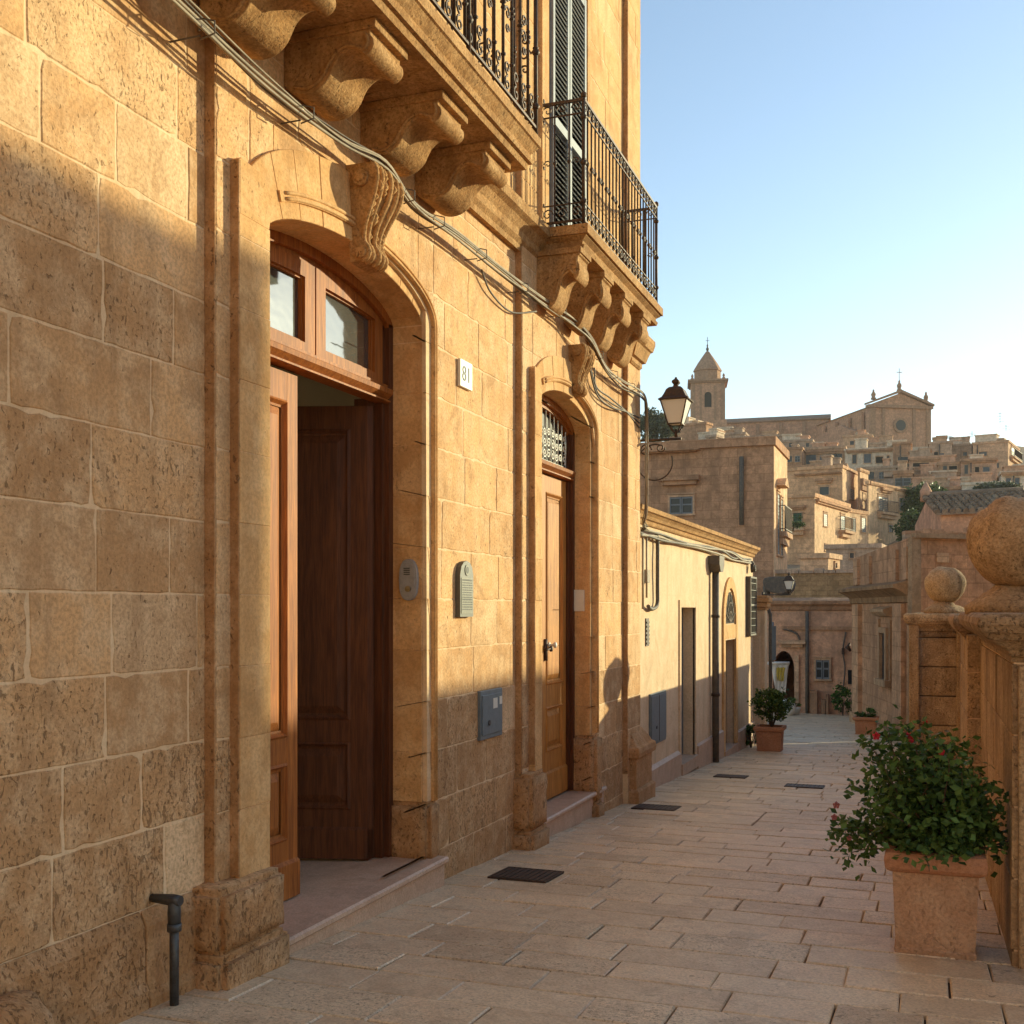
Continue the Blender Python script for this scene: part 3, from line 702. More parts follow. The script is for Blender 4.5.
# balconies
def corbel(parent, yc, wd, zt, depth, height, w0):
    S = [(0,0),(1,0),(1,-.13),(.955,-.15),(.95,-.24),(.985,-.31),(.99,-.42),(.955,-.50),(.89,-.545),(.86,-.50),(.82,-.44),(.74,-.42),(.66,-.46),(.585,-.56),(.54,-.68),(.50,-.80),(.43,-.91),(.33,-.985),(.22,-1.0),(.12,-.96),(.04,-.88),(0,-.80)]
    head = [(a*depth + w0, zt + b_*height) for a, b_ in S[:5]]
    cv = crom([(a*depth + w0, zt + b_*height, 0) for a, b_ in S[4:]], 4)
    prof = head[:4] + [(p[0], p[1]) for p in cv]
    mb = fm((.45,.5,.3)); n = len(prof)
    mb.prism(prof, yc - wd/2, yc + wd/2, 'a', smooth=False)
    # abacus and side relief
    mb.box(yc - wd/2 - .015, yc + wd/2 + .015, w0, w0 + depth + .012, zt - .045, zt - .001)
    for s_ in (-1, 1):
        y_ = yc + s_*wd/2; e = s_*.012
        c1 = crom([(w0 + a*depth, zt + b_*height, 0) for a, b_ in ((.9,-.2),(.93,-.35),(.88,-.46),(.74,-.36),(.60,-.42),(.50,-.6),(.42,-.8),(.28,-.92),(.12,-.86))], 3)
        mb.tube([(y_ + e*.2, p[0], p[1]) for p in c1], .011, 5)
    o = mb.build('corbel', M['carved'], parent, bevel=.008, bseg=2)
    return o
def balcony(y0, y1, W, zt, prof, w0, label):
    g = fm((.5,.5,.3)); loftrect(g, y0, y1, W, prof, wback=w0 - .05)
    o = g.build('balcony', M['carved'], pal); tag(o, label)
    return o
b1 = balcony(2.2, 6.48, .60, 2.87, [(2.665,.07),(2.70,.06),(2.705,.04),(2.725,.035),(2.735,.055),(2.76,.05),(2.785,.03),(2.81,.012),(2.815,.0),(2.87,0)], 0, 'near balcony with tightly curled ironwork')
for yc in (3.35, 4.03, 4.68, 5.43, 6.10): corbel(b1, yc, .31, 2.665, .47, .285, 0)
b2 = balcony(8.0, 10.55, .45, 2.87, [(2.70,.05),(2.73,.04),(2.735,.06),(2.765,.055),(2.79,.02),(2.80,.02),(2.80,0),(2.87,0)], .05, 'far balcony with plain upright bars')
for yc in (8.12, 8.78, 9.43, 10.10): corbel(b2, yc, .25, 2.70, .34, .44, .05)
def rail_panel(mb, P0, P1, z0, z1, sp, r, style, last=True):
    P0 = Vector(P0); P1 = Vector(P1); L = (P1 - P0).length; n = max(2, round(L / sp)); dr = (P1 - P0) / L
    pt = lambda t, z: (P0.x + dr.x*t, P0.y + dr.y*t, z)
    mb.tube([pt(0, z1), pt(L, z1)], .015, 4); mb.tube([pt(0, z0), pt(L, z0)], .011, 4)
    if style == 2:
        mb.tube([pt(0, z1 - .10), pt(L, z1 - .10)], .007, 4); mb.tube([pt(0, z0 + .13), pt(L, z0 + .13)], .006, 4)
    def spi(t, z, rr, sg, ph, turns=1.2, n_=14):
        return [pt(t + rr*(1-.8*i/n_)*math.cos(ph + sg*turns*6.283*i/n_), z + rr*(1-.8*i/n_)*math.sin(ph + sg*turns*6.283*i/n_)) for i in range(n_+1)]
    for i in range(n + 1):
        t = L * i / n
        if i == n and not last: break
        zs = [z0, z0 + .16, z0 + .20, z0 + .24] + [(z0+z1)/2 - .05 + k*.02 for k in range(6)] + [z1 - .16, z1]
        zm = (z0+z1)/2
        mb.tube([pt(t, z0), pt(t, z1)], r, 5)
        if style == 1:
            for (zz, q) in ((zm, 2.2), (zm+.03, 1.6), (zm-.03, 1.7), (z0+.19, 2.), (z1-.14, 2.)):
                mb.tube([pt(t, zz-.011), pt(t, zz), pt(t, zz+.011)], [r*.9, r*q, r*.9], 6)
        else:
            mb.tube([pt(t, zm-.02), pt(t, zm), pt(t, zm+.02)], [r*.9, r*2.2, r*.9], 6)
        if i < n:
            h = L / n / 2
            if style == 1:
                mb.tube(spi(t+h, z0+.055, .042, 1, 1.57), .006, 4); mb.tube(spi(t+h, z0+.145, .042, -1, -1.57), .006, 4)
                if i % 2 == 0:
                    mb.tube(spi(t+h, zm+.06, .04, 1, 0), .006, 4); mb.tube(spi(t+h, zm-.03, .04, -1, 3.14), .006, 4); mb.tube(spi(t+h, zm-.12, .03, 1, 0), .006, 4)
                mb.tube(spi(t+h, z1-.07, .045, 1, 0), .006, 4)
            else:
                mb.tube(spi(t+h, z1-.05, .040, 1, 0, 1.1, 10), .0055, 4); mb.tube(spi(t+h, z0+.065, .045, -1, 3.14, 1.2, 10), .0055, 4)
                if i % 2 == 0: mb.tube(spi(t+h, zm, .03, 1, 0, 1.1, 8), .005, 4)
def post(mb, P, z0, z1):
    mb.tube([(P[0], P[1], z0), (P[0], P[1], z1)], .014, 6); mb.tube([(P[0],P[1],z1), (P[0],P[1],z1+.012), (P[0],P[1],z1+.035), (P[0],P[1],z1+.05)], [.012,.024,.022,.006], 8)
    for zz in (z0+.2, (z0+z1)/2, z1-.14): mb.tube([(P[0],P[1],zz-.02),(P[0],P[1],zz),(P[0],P[1],zz+.02)], [.014,.028,.014], 8)
g = fm(); rail_panel(g, (2.26, .575, 0), (6.45, .575, 0), 2.93, 3.90, .14, .010, 1); rail_panel(g, (6.45, .575, 0), (6.45, .02, 0), 2.93, 3.90, .13, .0085, 1)
for y_ in (3.3, 4.34, 5.38, 6.45): post(g, (y_, .575), 2.86, 3.92)
g.build('railing', M['iron'], b1)
g = fm(); rail_panel(g, (8.06, .40, 0), (10.48, .40, 0), 2.92, 3.82, .105, .0075, 2); rail_panel(g, (8.06, .40, 0), (8.06, .06, 0), 2.92, 3.82, .115, .0075, 2); rail_panel(g, (10.48, .40, 0), (10.48, .06, 0), 2.92, 3.82, .115, .0075, 2)
for P in ((8.06, .40), (10.48, .40), (8.06, .07)): post(g, P, 2.86, 3.83)
g.build('railing', M['iron'], b2)
# shuttered balcony doors
def shutterdoor(y0, y1, z0, z1, w0, split):
    g = fm((.6,.3,.4)); t = .16
    g.box(y1 + .03, y1 + .03 + t, w0 - .02, w0 + .035, z0, z1 + .22); g.box(y0 - .03 - t, y0 - .03, w0 - .02, w0 + .035, z0, z1 + .22); g.box(y0 - .03 - t, y1 + .03 + t, w0 - .02, w0 + .037, z1 + .05, z1 + .221)
    g.box(y1 + .06, y1 + .06 + t*.5, w0 + .03, w0 + .055, z0, z1 + .16); g.box(y0 - .35, y1 + .35, w0, w0 + .10, z1 + .28, z1 + .36)
    e = g.build('balcony_window', M['smooth'], pal)
    g = fm(); g.box(y0, y1, w0 - .01, w0 + .008, z0, z1); g.build('dark_gap', M['black'], e)
    for (a, b_) in ((y0, split - .01), (split + .01, y1)):
        g = fm(); s = .045
        g.box(a, a+s, w0+.015, w0+.06, z0, z1); g.box(b_-s, b_, w0+.015, w0+.06, z0, z1)
        for zz in (z0, (z0+z1)/2 - .25, z1 - .07): g.box(a+s, b_-s, w0+.017, w0+.058, zz, zz + .07)
        sh = g.build('shutter', M['shutter_frame'], e)
        z = z0 + .08; g = fm()
        while z < z1 - .08:
            if not ((z0+z1)/2 - .28 < z < (z0+z1)/2 - .17): g.prism([(w0+.02, z + .035), (w0+.026, z + .04), (w0+.058, z+.006), (w0+.052, z)], a+s, b_-s, 'a')
            z += .044
        g.build('shutter', M['shutter'], e)
shutterdoor(8.22, 9.12, 2.88, 5.15, .05, 8.65); shutterdoor(4.2, 5.1, 2.88, 5.15, 0, 4.65)
# ------------------------------------------------------------------ right side: parapet with ball finials
def wbox(name, x0, x1, y0, y1, z0, z1, mat, parent, col=None, bev=.012):
    g = MB(col or (random.uniform(.3,.7), .5, .3)); g.box(x0, x1, y0, y1, z0, z1); return g.build(name, M[mat], parent, bevel=bev)
par = empty('parapet', (.6, 8, gz(8)), 'low ochre stone parapet with moulded capping along the right edge', 'parapet')
def stonebox(g, x0, x1, y0, y1, z0, z1, hc=.33, seed=1, w_=(.5,.9)):
    rs = random.Random(seed); z = z0
    while z < z1 - .01:
        zz = min(z1, z + hc); y_ = y0 
        while y_ < y1 - .01:
            q = y_ + rs.uniform(*w_); q = y1 if q > y1 - .25 else q
            e = rs.uniform(-.003, .003)
            g.box(x0 + e, x1, y_ + .004, q - .004, z + .004, zz - .004, (rs.uniform(.15,.8), rs.random(), rs.random()*.8)); y_ = q
        z = zz
for q_ in ((.372,1.0,5.62,8.6,-1.9,-.20,2),(.28,1.0,8.61,10.2,-2.1,-.18,3),(.40,1.0,10.21,13.4,-2.2,-.18,4),(-.15,.9,14.22,22.6,-2.8,-.12,5)):
    g = MB(); stonebox(g, *q_[:6], seed=q_[6]); g.build('parapet_wall', M['weathered'], par, bevel=.007); g = MB(); g.box(q_[0]+.012, q_[1]-.012, q_[2]+.01, q_[3]-.01, q_[4], q_[5]-.01); g.build('mortar_core', M['mortar'], par)
g = MB((.4,.6,.3))
stonebox(g, -.12, .44, 13.46, 14.2, -2.3, -.16, seed=9)
for (x0, x1) in ((-.17,-.06), (.33,.46)): g.box(x0, x1, 13.40, 13.5, -2.1, -.16)
g.build('parapet_pier', M['weathered'], par, bevel=.012)
for (x0, x1) in ((.40,.50),(.62,.75)):
    g = MB(); g.box(x0, x1, 5.585, 5.63, -1.75, -.26); g.build('pier_panel', M['weathered'], par, bevel=.01)
def cap(name, x0, x1, y0, y1, zt, ov, col):
    g = MB(col); prof = [(zt-.20,0),(zt-.17,.015),(zt-.145,.05),(zt-.125,.075),(zt-.12,.095),(zt-.11,.1),(zt-.085,.125),(zt-.05,.14),(zt-.02,.135),(zt,.115)]
    i = 0; pts = []
    for (z, e) in prof:
        e *= ov / .14; pts += [(x0-e, y0-e, z), (x1+e, y0-e, z), (x1+e, y1+e, z), (x0-e, y1+e, z)]
    n = len(prof); fs = [(0,1,2,3), tuple(4*(n-1)+k for k in range(4))] + [(4*j+k, 4*j+(k+1)%4, 4*(j+1)+(k+1)%4, 4*(j+1)+k) for j in range(n-1) for k in range(4)]
    g.add(pts, fs); return g.build(name, M['weathered'], par, bevel=.01)
cap('capstone', .365, 1.0, 5.60, 8.45, -.02, .145, (.3,1,.3)); cap('capstone', .285, 1.0, 8.78, 10.2, -.04, .10, (.5,.8,.3))
cap('capstone', .40, .95, 10.35, 13.2, -.06, .08, (.3,.8,.2)); cap('capstone', -.13, .46, 13.44, 14.22, -.05, .10, (.6,.8,.3)); cap('capstone', -.13, .9, 14.5, 22.6, -.07, .05, (.4,.8,.3))
def finial(x, y, zb, r, label, sc=1.0):
    e = empty('ball_finial', (x, y, zb), label, 'ball finial', 'stone ball finials on the parapet')
    g = MB((.35,.7,.2)); b_ = r
    g.lathe([(r*1.02,0),(r*1.05,.04*sc),(r*.98,.07*sc),(r*.72,.11*sc),(r*.52,.135*sc),(r*.45,.16*sc)], (x,y,zb), 28, jit=.04)
    g.build('base', M['weathered'], e)
    g = MB((.45,.6,.2)); P = []
    for i in range(19):
        th = -math.pi/2 + math.pi * i / 18
        P.append((r * max(.02, math.cos(th)) * (1.0 + .03*math.sin(3*th)), .15*sc + r*.93 + r*.96*math.sin(th)))
    g.lathe(P, (x,y,zb), 40, jit=.028*r/.27); g.build('ball', M['weathered'], e)
finial(.515, 7.17, -.03, .285, 'large ochre stone ball on the near parapet, cut by the right edge of the photo', 1.0)
finial(.215, 13.84, -.055, .225, 'smaller weathered stone ball farther along the parapet', .8)
# plain unseen houses added for the light: two shade the facade, one bounces sun
def offhouse(x0, x1, y0, y1, z1, label):
    e = empty('house', ((x0+x1)/2, (y0+y1)/2, -2.5), label, 'house')
    g = MB((.4,.4,.3)); g.box(x0, x1, y0, y1, -2.6, z1); g.build('wall', M['plaster'], e)
    g = MB((.4,.4,.3)); g.box(x0-.04, x1+.1, y0-.1, y1+.02, z1, z1+.08); g.build('roof', M['rooftile'], e)
    g = MB(); g.box(x0-.03, x0+.02, y0+1, y0+1.8, -1, min(z1-.3, .2)); g.build('door', M['wood_dark'], e)
offhouse(9.9, 15, 9, 19.8, 5.62, 'plain house out of view across the street, shading the facade')
offhouse(10.0, 15, 19.9, 25.2, 3.6, 'plain low house out of view beyond the parapet, added to shade the facade')
offhouse(-2.6, 9.5, -13, -7.2, 5.6, 'plain house out of view behind the camera, added to bounce sunlight')

# ------------------------------------------------------------------ low plastered house along the street
low = empty('low_house', (-2.82, 15, gz(15)), 'low sunlit cream plaster house with moulded cornice after the palazzo', 'house')
LF = dict(o=(-2.82, 0, 0), u=(0, 1, 0), n=(1, 0, 0))
lf = lambda col=(.6,.3,.4): MB(col).frame(**LF)
AL = Arch(17.29, .50, -.12, .44)
g = lf((.7,.2,.4))
core(g, 11.09, 19.8, -2.6, .93, 0, ((13.61, 14.53, lambda y_: .02), (16.76, 17.82, lambda y_: -.47)), th=.22)
g.box(11.09, 19.8, -6, -.5, -2.6, .9); g.build('wall', M['plaster'], low)
g = lf((.6,.4,.5)); pr = [(-.3,.90),(.02,.90),(.03,.915),(.035,.945),(.06,.955),(.075,.985),(.10,1.01),(.125,1.02),(.13,1.065),(-.3,1.085)]
g.prism(pr, 11.09, 19.83, 'a'); g.build('cornice', M['carved'], low)
g = lf((.4,.5,.3)); g.box(11.09, 19.83, -6, -.3, .9, 1.0); g.build('roof', M['rooftile'], low)
g = lf((.5,.6,.2))
g.prism([(.0,-1.72),(.035,-1.76),(.04,-2.6),(0,-2.6)], 11.34, 13.5, 'a'); g.build('plinth', M['marble'], low); g = lf((.5,.6,.2)); g.prism([(.0,-1.78),(.035,-1.80),(.04,-2.6),(0,-2.6)], 14.62, 16.6, 'a'); g.build('plinth', M['marble'], low); g = lf((.5,.6,.2)); g.prism([(.0,-1.95),(.035,-1.97),(.04,-2.6),(0,-2.6)], 18, 19.8, 'a')
g.build('plinth', M['marble'], low)
def dooropen(y0, y1, zt, zb, dp, mat, trim=.09):
    g = lf(); g.box(y0-.02, y1+.02, -.24, -dp, zb-.2, zt+.05)
    o = g.build('door', M[mat], low)
    g = lf((.7,.2,.5)); g.box(y0-trim, y0, -.02, .018, zb-.2, zt+trim); g.box(y1, y1+trim, -.02, .018, zb-.2, zt+trim); g.box(y0, y1, -.02, .017, zt, zt+trim)
    g.build('door_surround', M['plaster'], low)
    g = lf(); g.box(y0-.06, y1+.06, -.2, .05, zb-.15, zb); g.build('door_step', M['marble'], low)
    g = lf()
    for k in range(1, 4): g.box(y0+.08, y1-.08, -dp-.001, -dp+.012, zb+.2+.42*(k-1), zb+.5+.42*(k-1))
    g.build('panel', M[mat], o); knob(o, (-2.82-dp, y0+.15, zb+.95), (1,0,0), 'white')
dooropen(13.61, 14.53, .02, -1.90, .15, 'blueglass'); dooropen(16.76, 17.82, -.47, -2.12, .13, 'wood_dark', .07)
g = lf((.75,.2,.4)); n = 18
for i in range(n):
    t0, t1 = math.pi*i/n, math.pi*(i+1)/n
    g.prism([AL.pt(t0), AL.pt(t1), AL.pt(t1,.17), AL.pt(t0,.17)], -.01, .03, 'b')
g.box(AL.c-.67, AL.c-.5, -.01, .031, -2.2, AL.sp); g.box(AL.c+.5, AL.c+.67, -.01, .031, -2.2, AL.sp); g.box(AL.c-.5, AL.c+.5, -.01, .026, -.45, -.24)
g.build('arch_surround', M['smooth'], low)
g = lf(); P = [(AL.c-.44, -.22)] + [AL.pt(math.pi*(1-i/16), -.06) for i in range(17)] + [(AL.c+.44, -.22)]; g.prism(P, -.01, .008, 'b'); gp = g.build('fanlight', M['glass_dark'], low)
g = lf()
for k in range(7):
    th = math.pi*(k+.5)/7; q = AL.pt(th, -.06); g.tube([(AL.c, .02, -.2), (q[0], .02, q[1])], .008, 4)
for rr in (.16, .3): g.tube([(AL.c + rr*math.cos(math.pi*i/10), .02, -.2 + rr*math.sin(math.pi*i/10)*1.0) for i in range(11)], .007, 4)
g.build('fanlight_grille', M['iron'], gp)
# things fixed to the walls ------------------------------------------------------------
def thing1(mb, name, mat, label, cat, group=None, bevel=0):
    return tag(mb.build(name, M[mat], bevel=bevel), label, cat, group)
g = lf()
e = empty('downpipe', (-2.78, 15.7, gz(15.7)), 'brown iron downpipe with hopper head on the cream plaster house', 'downpipe')
g.tube([(15.7, .07, .56), (15.7, .07, gz(15.7))], .05, 8); g.build('pipe', M['cable_dark'], e)
g = lf(); g.prism([(15.5,.74),(15.9,.74),(15.9,.62),(15.8,.52),(15.6,.52),(15.5,.62)], .0, .16, 'b'); g.build('hopper', M['cable_dark'], e)
g = lf()
for zz in (-.1, -1.2): g = lf(); g.tube([(15.7,.07,zz-.02),(15.7,.07,zz+.02)], .062, 8); g.build('bracket', M['iron'], e)
def meterbox(name, Y0, Y1, z0, z1, X, label, hinge=False, stickers=False):
    e = empty(name, (X, (Y0+Y1)/2, z0), label, 'meter box')
    g = MB().frame(o=(X,0,0), u=(0,1,0), n=(1,0,0)); g.box(Y0, Y1, -.03, .022, z0, z1); g.build('box', M['grey_panel'], e, bevel=.004)
    g = MB().frame(o=(X,0,0), u=(0,1,0), n=(1,0,0)); g.box(Y0+.02, Y1-.02, .02, .030, z0+.03, z1-.03); d = g.build('door', M['grey_panel'], e, bevel=.003)
    g = MB().frame(o=(X,0,0), u=(0,1,0), n=(1,0,0)); yk = Y0 + (Y1-Y0)*.33; g.tube([(yk,.03,z0+(z1-z0)*.33),(yk,.038,z0+(z1-z0)*.33)], .018, 10); g.build('lock', M['iron_grey'], d)
    if stickers:
        g = MB().frame(o=(X,0,0), u=(0,1,0), n=(1,0,0)); g.box(Y0+.21, Y0+.29, .0305, .032, z1-.13, z1-.06); g.box(Y0+.33, Y0+.38, .0305, .032, z1-.11, z1-.055); g.build('sticker', M['white'], d)
    else:
        g = MB().frame(o=(X,0,0), u=(0,1,0), n=(1,0,0)); g.box((Y0+Y1)/2-.005, (Y0+Y1)/2+.005, .0305, .033, z0+.03, z1-.03); g.build('seam', M['iron'], d)
meterbox('meter_box', 6.93, 7.34, -.88, -.55, -2.8, 'square grey metal meter box set in the wall between the two palazzo doors', stickers=True)
meterbox('meter_box', 11.95, 12.72, -1.50, -.93, -2.82, 'taller blue grey metal cupboard door low on the cream plaster house')
# house number
e = empty('number_plaque', (-2.8, 6.68, 1.44), 'small white tile with the house number beside the open door', 'number plaque')
g = fm(); g.box(6.585, 6.785, 0, .022, 1.425, 1.60); g.build('tile', M['white'], e, bevel=.003)
def glyph(mb, ch, y, z, h, wd, b0, b1, t=.014):
    seg = {'t':(0,1,1,1),'m':(0,.5,1,.5),'b':(0,0,1,0),'ul':(0,.5,0,1),'ll':(0,0,0,.5),'ur':(1,.5,1,1),'lr':(1,0,1,.5)}
    D = {'8':'t m b ul ll ur lr','1':'ur lr'}
    for s_ in D[ch].split():
        x0,z0,x1,z1 = seg[s_]; mb.box(y+wd*x0-t/2+(0 if ch=='8' else 0), y+wd*x1+t/2, b0, b1, z+h*z0-t/2, z+h*z1+t/2)
g = fm(); pass
def text_mesh(txt, size, depth):
    cu = bpy.data.curves.new('t', 'FONT'); cu.body = txt; cu.size = size; cu.extrude = depth; cu.resolution_u = 3
    to = bpy.data.objects.new('t', cu); C.scene.collection.objects.link(to); C.view_layer.update()
    me = bpy.data.meshes.new_from_object(to.evaluated_get(C.evaluated_depsgraph_get()))
    vs_ = [v.co.copy() for v in me.vertices]; fs_ = [tuple(p.vertices) for p in me.polygons]
    bpy.data.objects.remove(to); return vs_, fs_
vs_, fs_ = text_mesh('81', .135, .0015); x0 = min(v.x for v in vs_); x1 = max(v.x for v in vs_); z0 = min(v.y for v in vs_); z1 = max(v.y for v in vs_)
g = fm(); g.add([(6.615 + (v.x-x0)/(x1-x0)*.115, .0235 + v.z, 1.465 + (v.y-z0)/(z1-z0)*.098) for v in vs_], fs_); g.build('numeral', M['ink'], e)
# notice board
e = empty('notice_plaque', (-2.8, 6.65, -.06), 'narrow arched grey plaque with rows of small print on the sunlit wall', 'plaque')
g = fm(); g.prism([(6.55,-.05),(6.77,-.05),(6.77,.22),(6.75,.27),(6.71,.30),(6.66,.31),(6.61,.30),(6.57,.27),(6.55,.22)], 0, .035, 'b'); g.build('board', M['plate_dark'], e)
g = fm(); g.box(6.565, 6.76, .034, .038, -.03, .20); g.tube([(6.66,.035,.25),(6.66,.040,.25)], .036, 14); g.build('panel', M['plate'], e)
g = fm(); rs = random.Random(4)
for k in range(13):
    z = .18 - k*.0155
    y_ = 6.58
    while y_ < 6.74:
        q = y_ + rs.uniform(.01,.035); g.box(y_, min(q,6.745), .0382, .0392, z, z+(.007 if k not in (0,8) else .010)); y_ = q + .006
g.tube([(6.66,.040,.25),(6.66,.0415,.25)], .022, 12)
g.build('printed_line', M['ink'], e)
# intercom on the door reveal (faces the camera)
e = empty('intercom', (-2.91, 6.11, .05), 'oval metal intercom plate on the shaded stone jamb of the open door', 'intercom')
def oval(mb, a, b_, y0, y1, cx, cz, n=24):
    P = [(cx + a*math.copysign(abs(math.cos(t))**.8, math.cos(t)), cz + b_*math.copysign(abs(math.sin(t))**.8, math.sin(t))) for t in [2*math.pi*i/n for i in range(n)]]
    mb.prism(P, y0, y1, 'b')
g = MB(); oval(g, .062, .125, 6.085, 6.12, -2.91, .175); g.build('plate', M['intercom'], e, bevel=.006)
g = MB(); oval(g, .048, .105, 6.082, 6.09, -2.91, .178); p_ = g.build('cover', M['intercom'], e, bevel=.003)
g = MB(); g.tube([(-2.905,6.083,.12),(-2.905,6.07,.12)], .018, 12); g.build('button', M['brass'], e)
g = MB(); 
for k in range(4): g.box(-2.935, -2.895, 6.0795, 6.083, .205+.012*k, .211+.012*k)
g.build('speaker_slot', M['ink'], e)
g = MB((.7,.3,.9)); g.box(-2.93, -2.80-.03, 9.512, 9.535, -.02, .17); thing1(g, 'paper_notice', 'white', 'pale scrap of paper pasted on the jamb of the far palazzo door', 'paper')
# drain pipe at lower left
e = empty('drain_pipe', (-2.72, 3.42, gz(3.4)), 'short grey iron drain pipe with elbow against the lower left wall', 'drain pipe')
y_ = 3.64
g = MB(); g.tube([(-2.745,y_,-1.20),(-2.745,y_,gz(y_))], .018, 10); g.build('pipe', M['iron_grey'], e)
g = MB(); g.tube([(-2.86,y_,-1.135),(-2.745,y_,-1.135),(-2.715,y_,-1.135)], [.016,.024,.02], 10); g.tube([(-2.745,y_,-1.12),(-2.745,y_,-1.18),(-2.745,y_,-1.24)], [.022,.026,.024], 10); 
g.tube([(-2.745,y_,-1.255),(-2.745,y_,-1.225)], .028, 10); g.build('elbow', M['iron_grey'], e)
# guard stone
g = fm((.2,1,.2)); g.lathe([(.16,0),(.17,.2),(.165,.42),(.15,.50),(.11,.56),(.05,.585),(.01,.59)], (2.80, .03, -1.82), 20, jit=.03)
thing1(g, 'guard_stone', 'stone_dark', 'rounded rough guard stone at the foot of the wall in the bottom left corner', 'guard stone')
# cables
def run(pts, r=.011, n=5, off=(0,0,0), sag=0): return [(p[0]+off[0], p[1]+off[1], p[2]+off[2]) for p in crom(pts, 6)]
e = empty('facade_cables', (-2.7, 7, 2.2), 'bundle of pale cables strung along the palazzo facade under the balconies', 'cable')
base = [(2.6,.10,2.38),(3.5,.10,2.34),(4.2,.10,2.285),(4.85,.11,2.28),(5.25,.15,2.305),(5.7,.11,2.25),(6.3,.10,2.28),(7.1,.10,2.29),(7.9,.13,2.27),(8.6,.15,2.28),(8.95,.20,2.20),(9.6,.14,2.13),(10.2,.13,2.10),(10.9,.16,2.11),(11.12,.15,2.0),(11.14,.14,1.6),(11.14,.14,1.0),(11.2,.10,.86),(11.5,.06,.83)]
rs = random.Random(5)
for k in range(6):
    g = fm(); o = [0, (k % 3)*.017 - .01, (k//3)*.03 + rs.uniform(-.008,.008)]
    pts = [(p[0], p[1] + o[1]*.6 + rs.uniform(-.008,.008), p[2] + o[2]*(1.0) + rs.uniform(-.02,.02)) for p in base]
    g.tube(crom(pts, 6), (.008,.006,.0075,.005,.008,.005)[k], 6); g.build('cable', M['cable' if k % 3 else 'cable_dark'], e)
g = fm()
for y_, b_, z in ((3.75,.125,2.30),(4.5,.135,2.27),(5.55,.15,2.255),(6.0,.13,2.26),(6.7,.12,2.28),(7.5,.12,2.28),(8.3,.15,2.30),(9.3,.17,2.18),(9.9,.14,2.13),(10.5,.15,2.13)):
    g = fm(); g.tube([(y_,b_-.03,z-.035),(y_+.005,b_+.035,z-.02),(y_+.005,b_+.035,z+.03),(y_,b_-.03,z+.05),(y_,b_-.035,z)], .004, 5)
    g.tube([(y_,-.06,z-.02),(y_,b_-.03,z-.02)], .004, 4)
    g.build('cable_tie', M['cable_dark'], e)
rs = random.Random(8)
for k in range(3):
    g = fm(); g.tube(crom([(9.3+rs.uniform(-.1,.1),.10,2.10),(9.5,.09,1.95-k*.03),(9.9,.10,1.93-k*.04),(10.5,.10,1.90),(11.0,.11,1.82+k*.05)], 6), .008, 5); g.build('slack_loop', M['cable_dark'], e)
g = fm()
g.tube(crom([(6.9,.04,2.25),(7.1,.03,2.15),(7.5,.03,2.12),(7.9,.08,2.22)],6), .007, 5)
g.build('slack_loop', M['cable_dark'], e)
e = empty('house_cables', (-2.75, 15, .8), 'tangled dark cable run under the cornice of the cream plaster house', 'cable')
for k in range(4):
    g = lf(); g.tube(crom([(11.3+1.0*i, .035+rs.uniform(0,.03), .79 - .02*math.sin(i*1.1) + rs.uniform(-.03,.03) + k*.02) for i in range(9)], 5), .016, 5); g.build('cable', M['cable_dark' if k % 2 else 'cable'], e)
g = lf(); g.tube(crom([(12.15,.04,.82),(12.2,.04,.72),(12.18,.045,.5),(12.2,.04,.2),(12.2,.04,.08),(12.12,.04,.02),(11.9,.04,0),(11.75,.04,.03)],5), .022, 6); g.build('conduit', M['cable_dark'], e)
g = lf(); g.tube([(11.55,.03,.75),(11.55,.03,0)], .014, 5); g.tube([(11.72,.03,.78),(11.72,.03,.12)], .012, 5); g.build('conduit', M['cable'], e)
g = lf(); g.box(11.68,11.8,0,.05,.28,.42); g.build('junction_box', M['cable'], e)
g = lf((.3,.5,.2)); g.box(11.78, 11.92, -.005, .012, -.40, -.10); 
for k in range(6): g.box(11.79, 11.91, .012, .02, -.38+k*.045, -.36+k*.045)
thing1(g, 'wall_vent', 'cable_dark', 'slim dark vent grille on the cream wall above the blue grey cupboard', 'vent')
# wire cage at far end of the low house
e = empty('wire_cage', (-2.75, 19.3, -.4), 'rusty wire cage cabinet on the far end of the cream plaster house', 'cage')
g = lf(); 
for y_ in (19.02, 19.72): g.box(y_-.018, y_+.018, .0, .08, -.45, .55)
for z in (-.45, .05, .52): g.box(19.02, 19.72, .0, .082, z, z+.03)
g.build('frame', M['cable_dark'], e)
g = lf()
for k in range(6): g.tube([(19.08+k*.12,.07,-.43),(19.08+k*.12,.07,.52)], .007, 4)
for k in range(8): g.tube([(19.02,.07,-.4+k*.12),(19.72,.07,-.4+k*.12)], .007, 4)
g.build('mesh_panel', M['iron_grey'], e)
g = lf(); 
for k in range(4): g.tube(spiral(19.25, .70, .13-.02*k, 1.5, 1, 16, k, .06+.02*k), .012, 5)
g.build('cable_coil', M['cable_dark'], e)
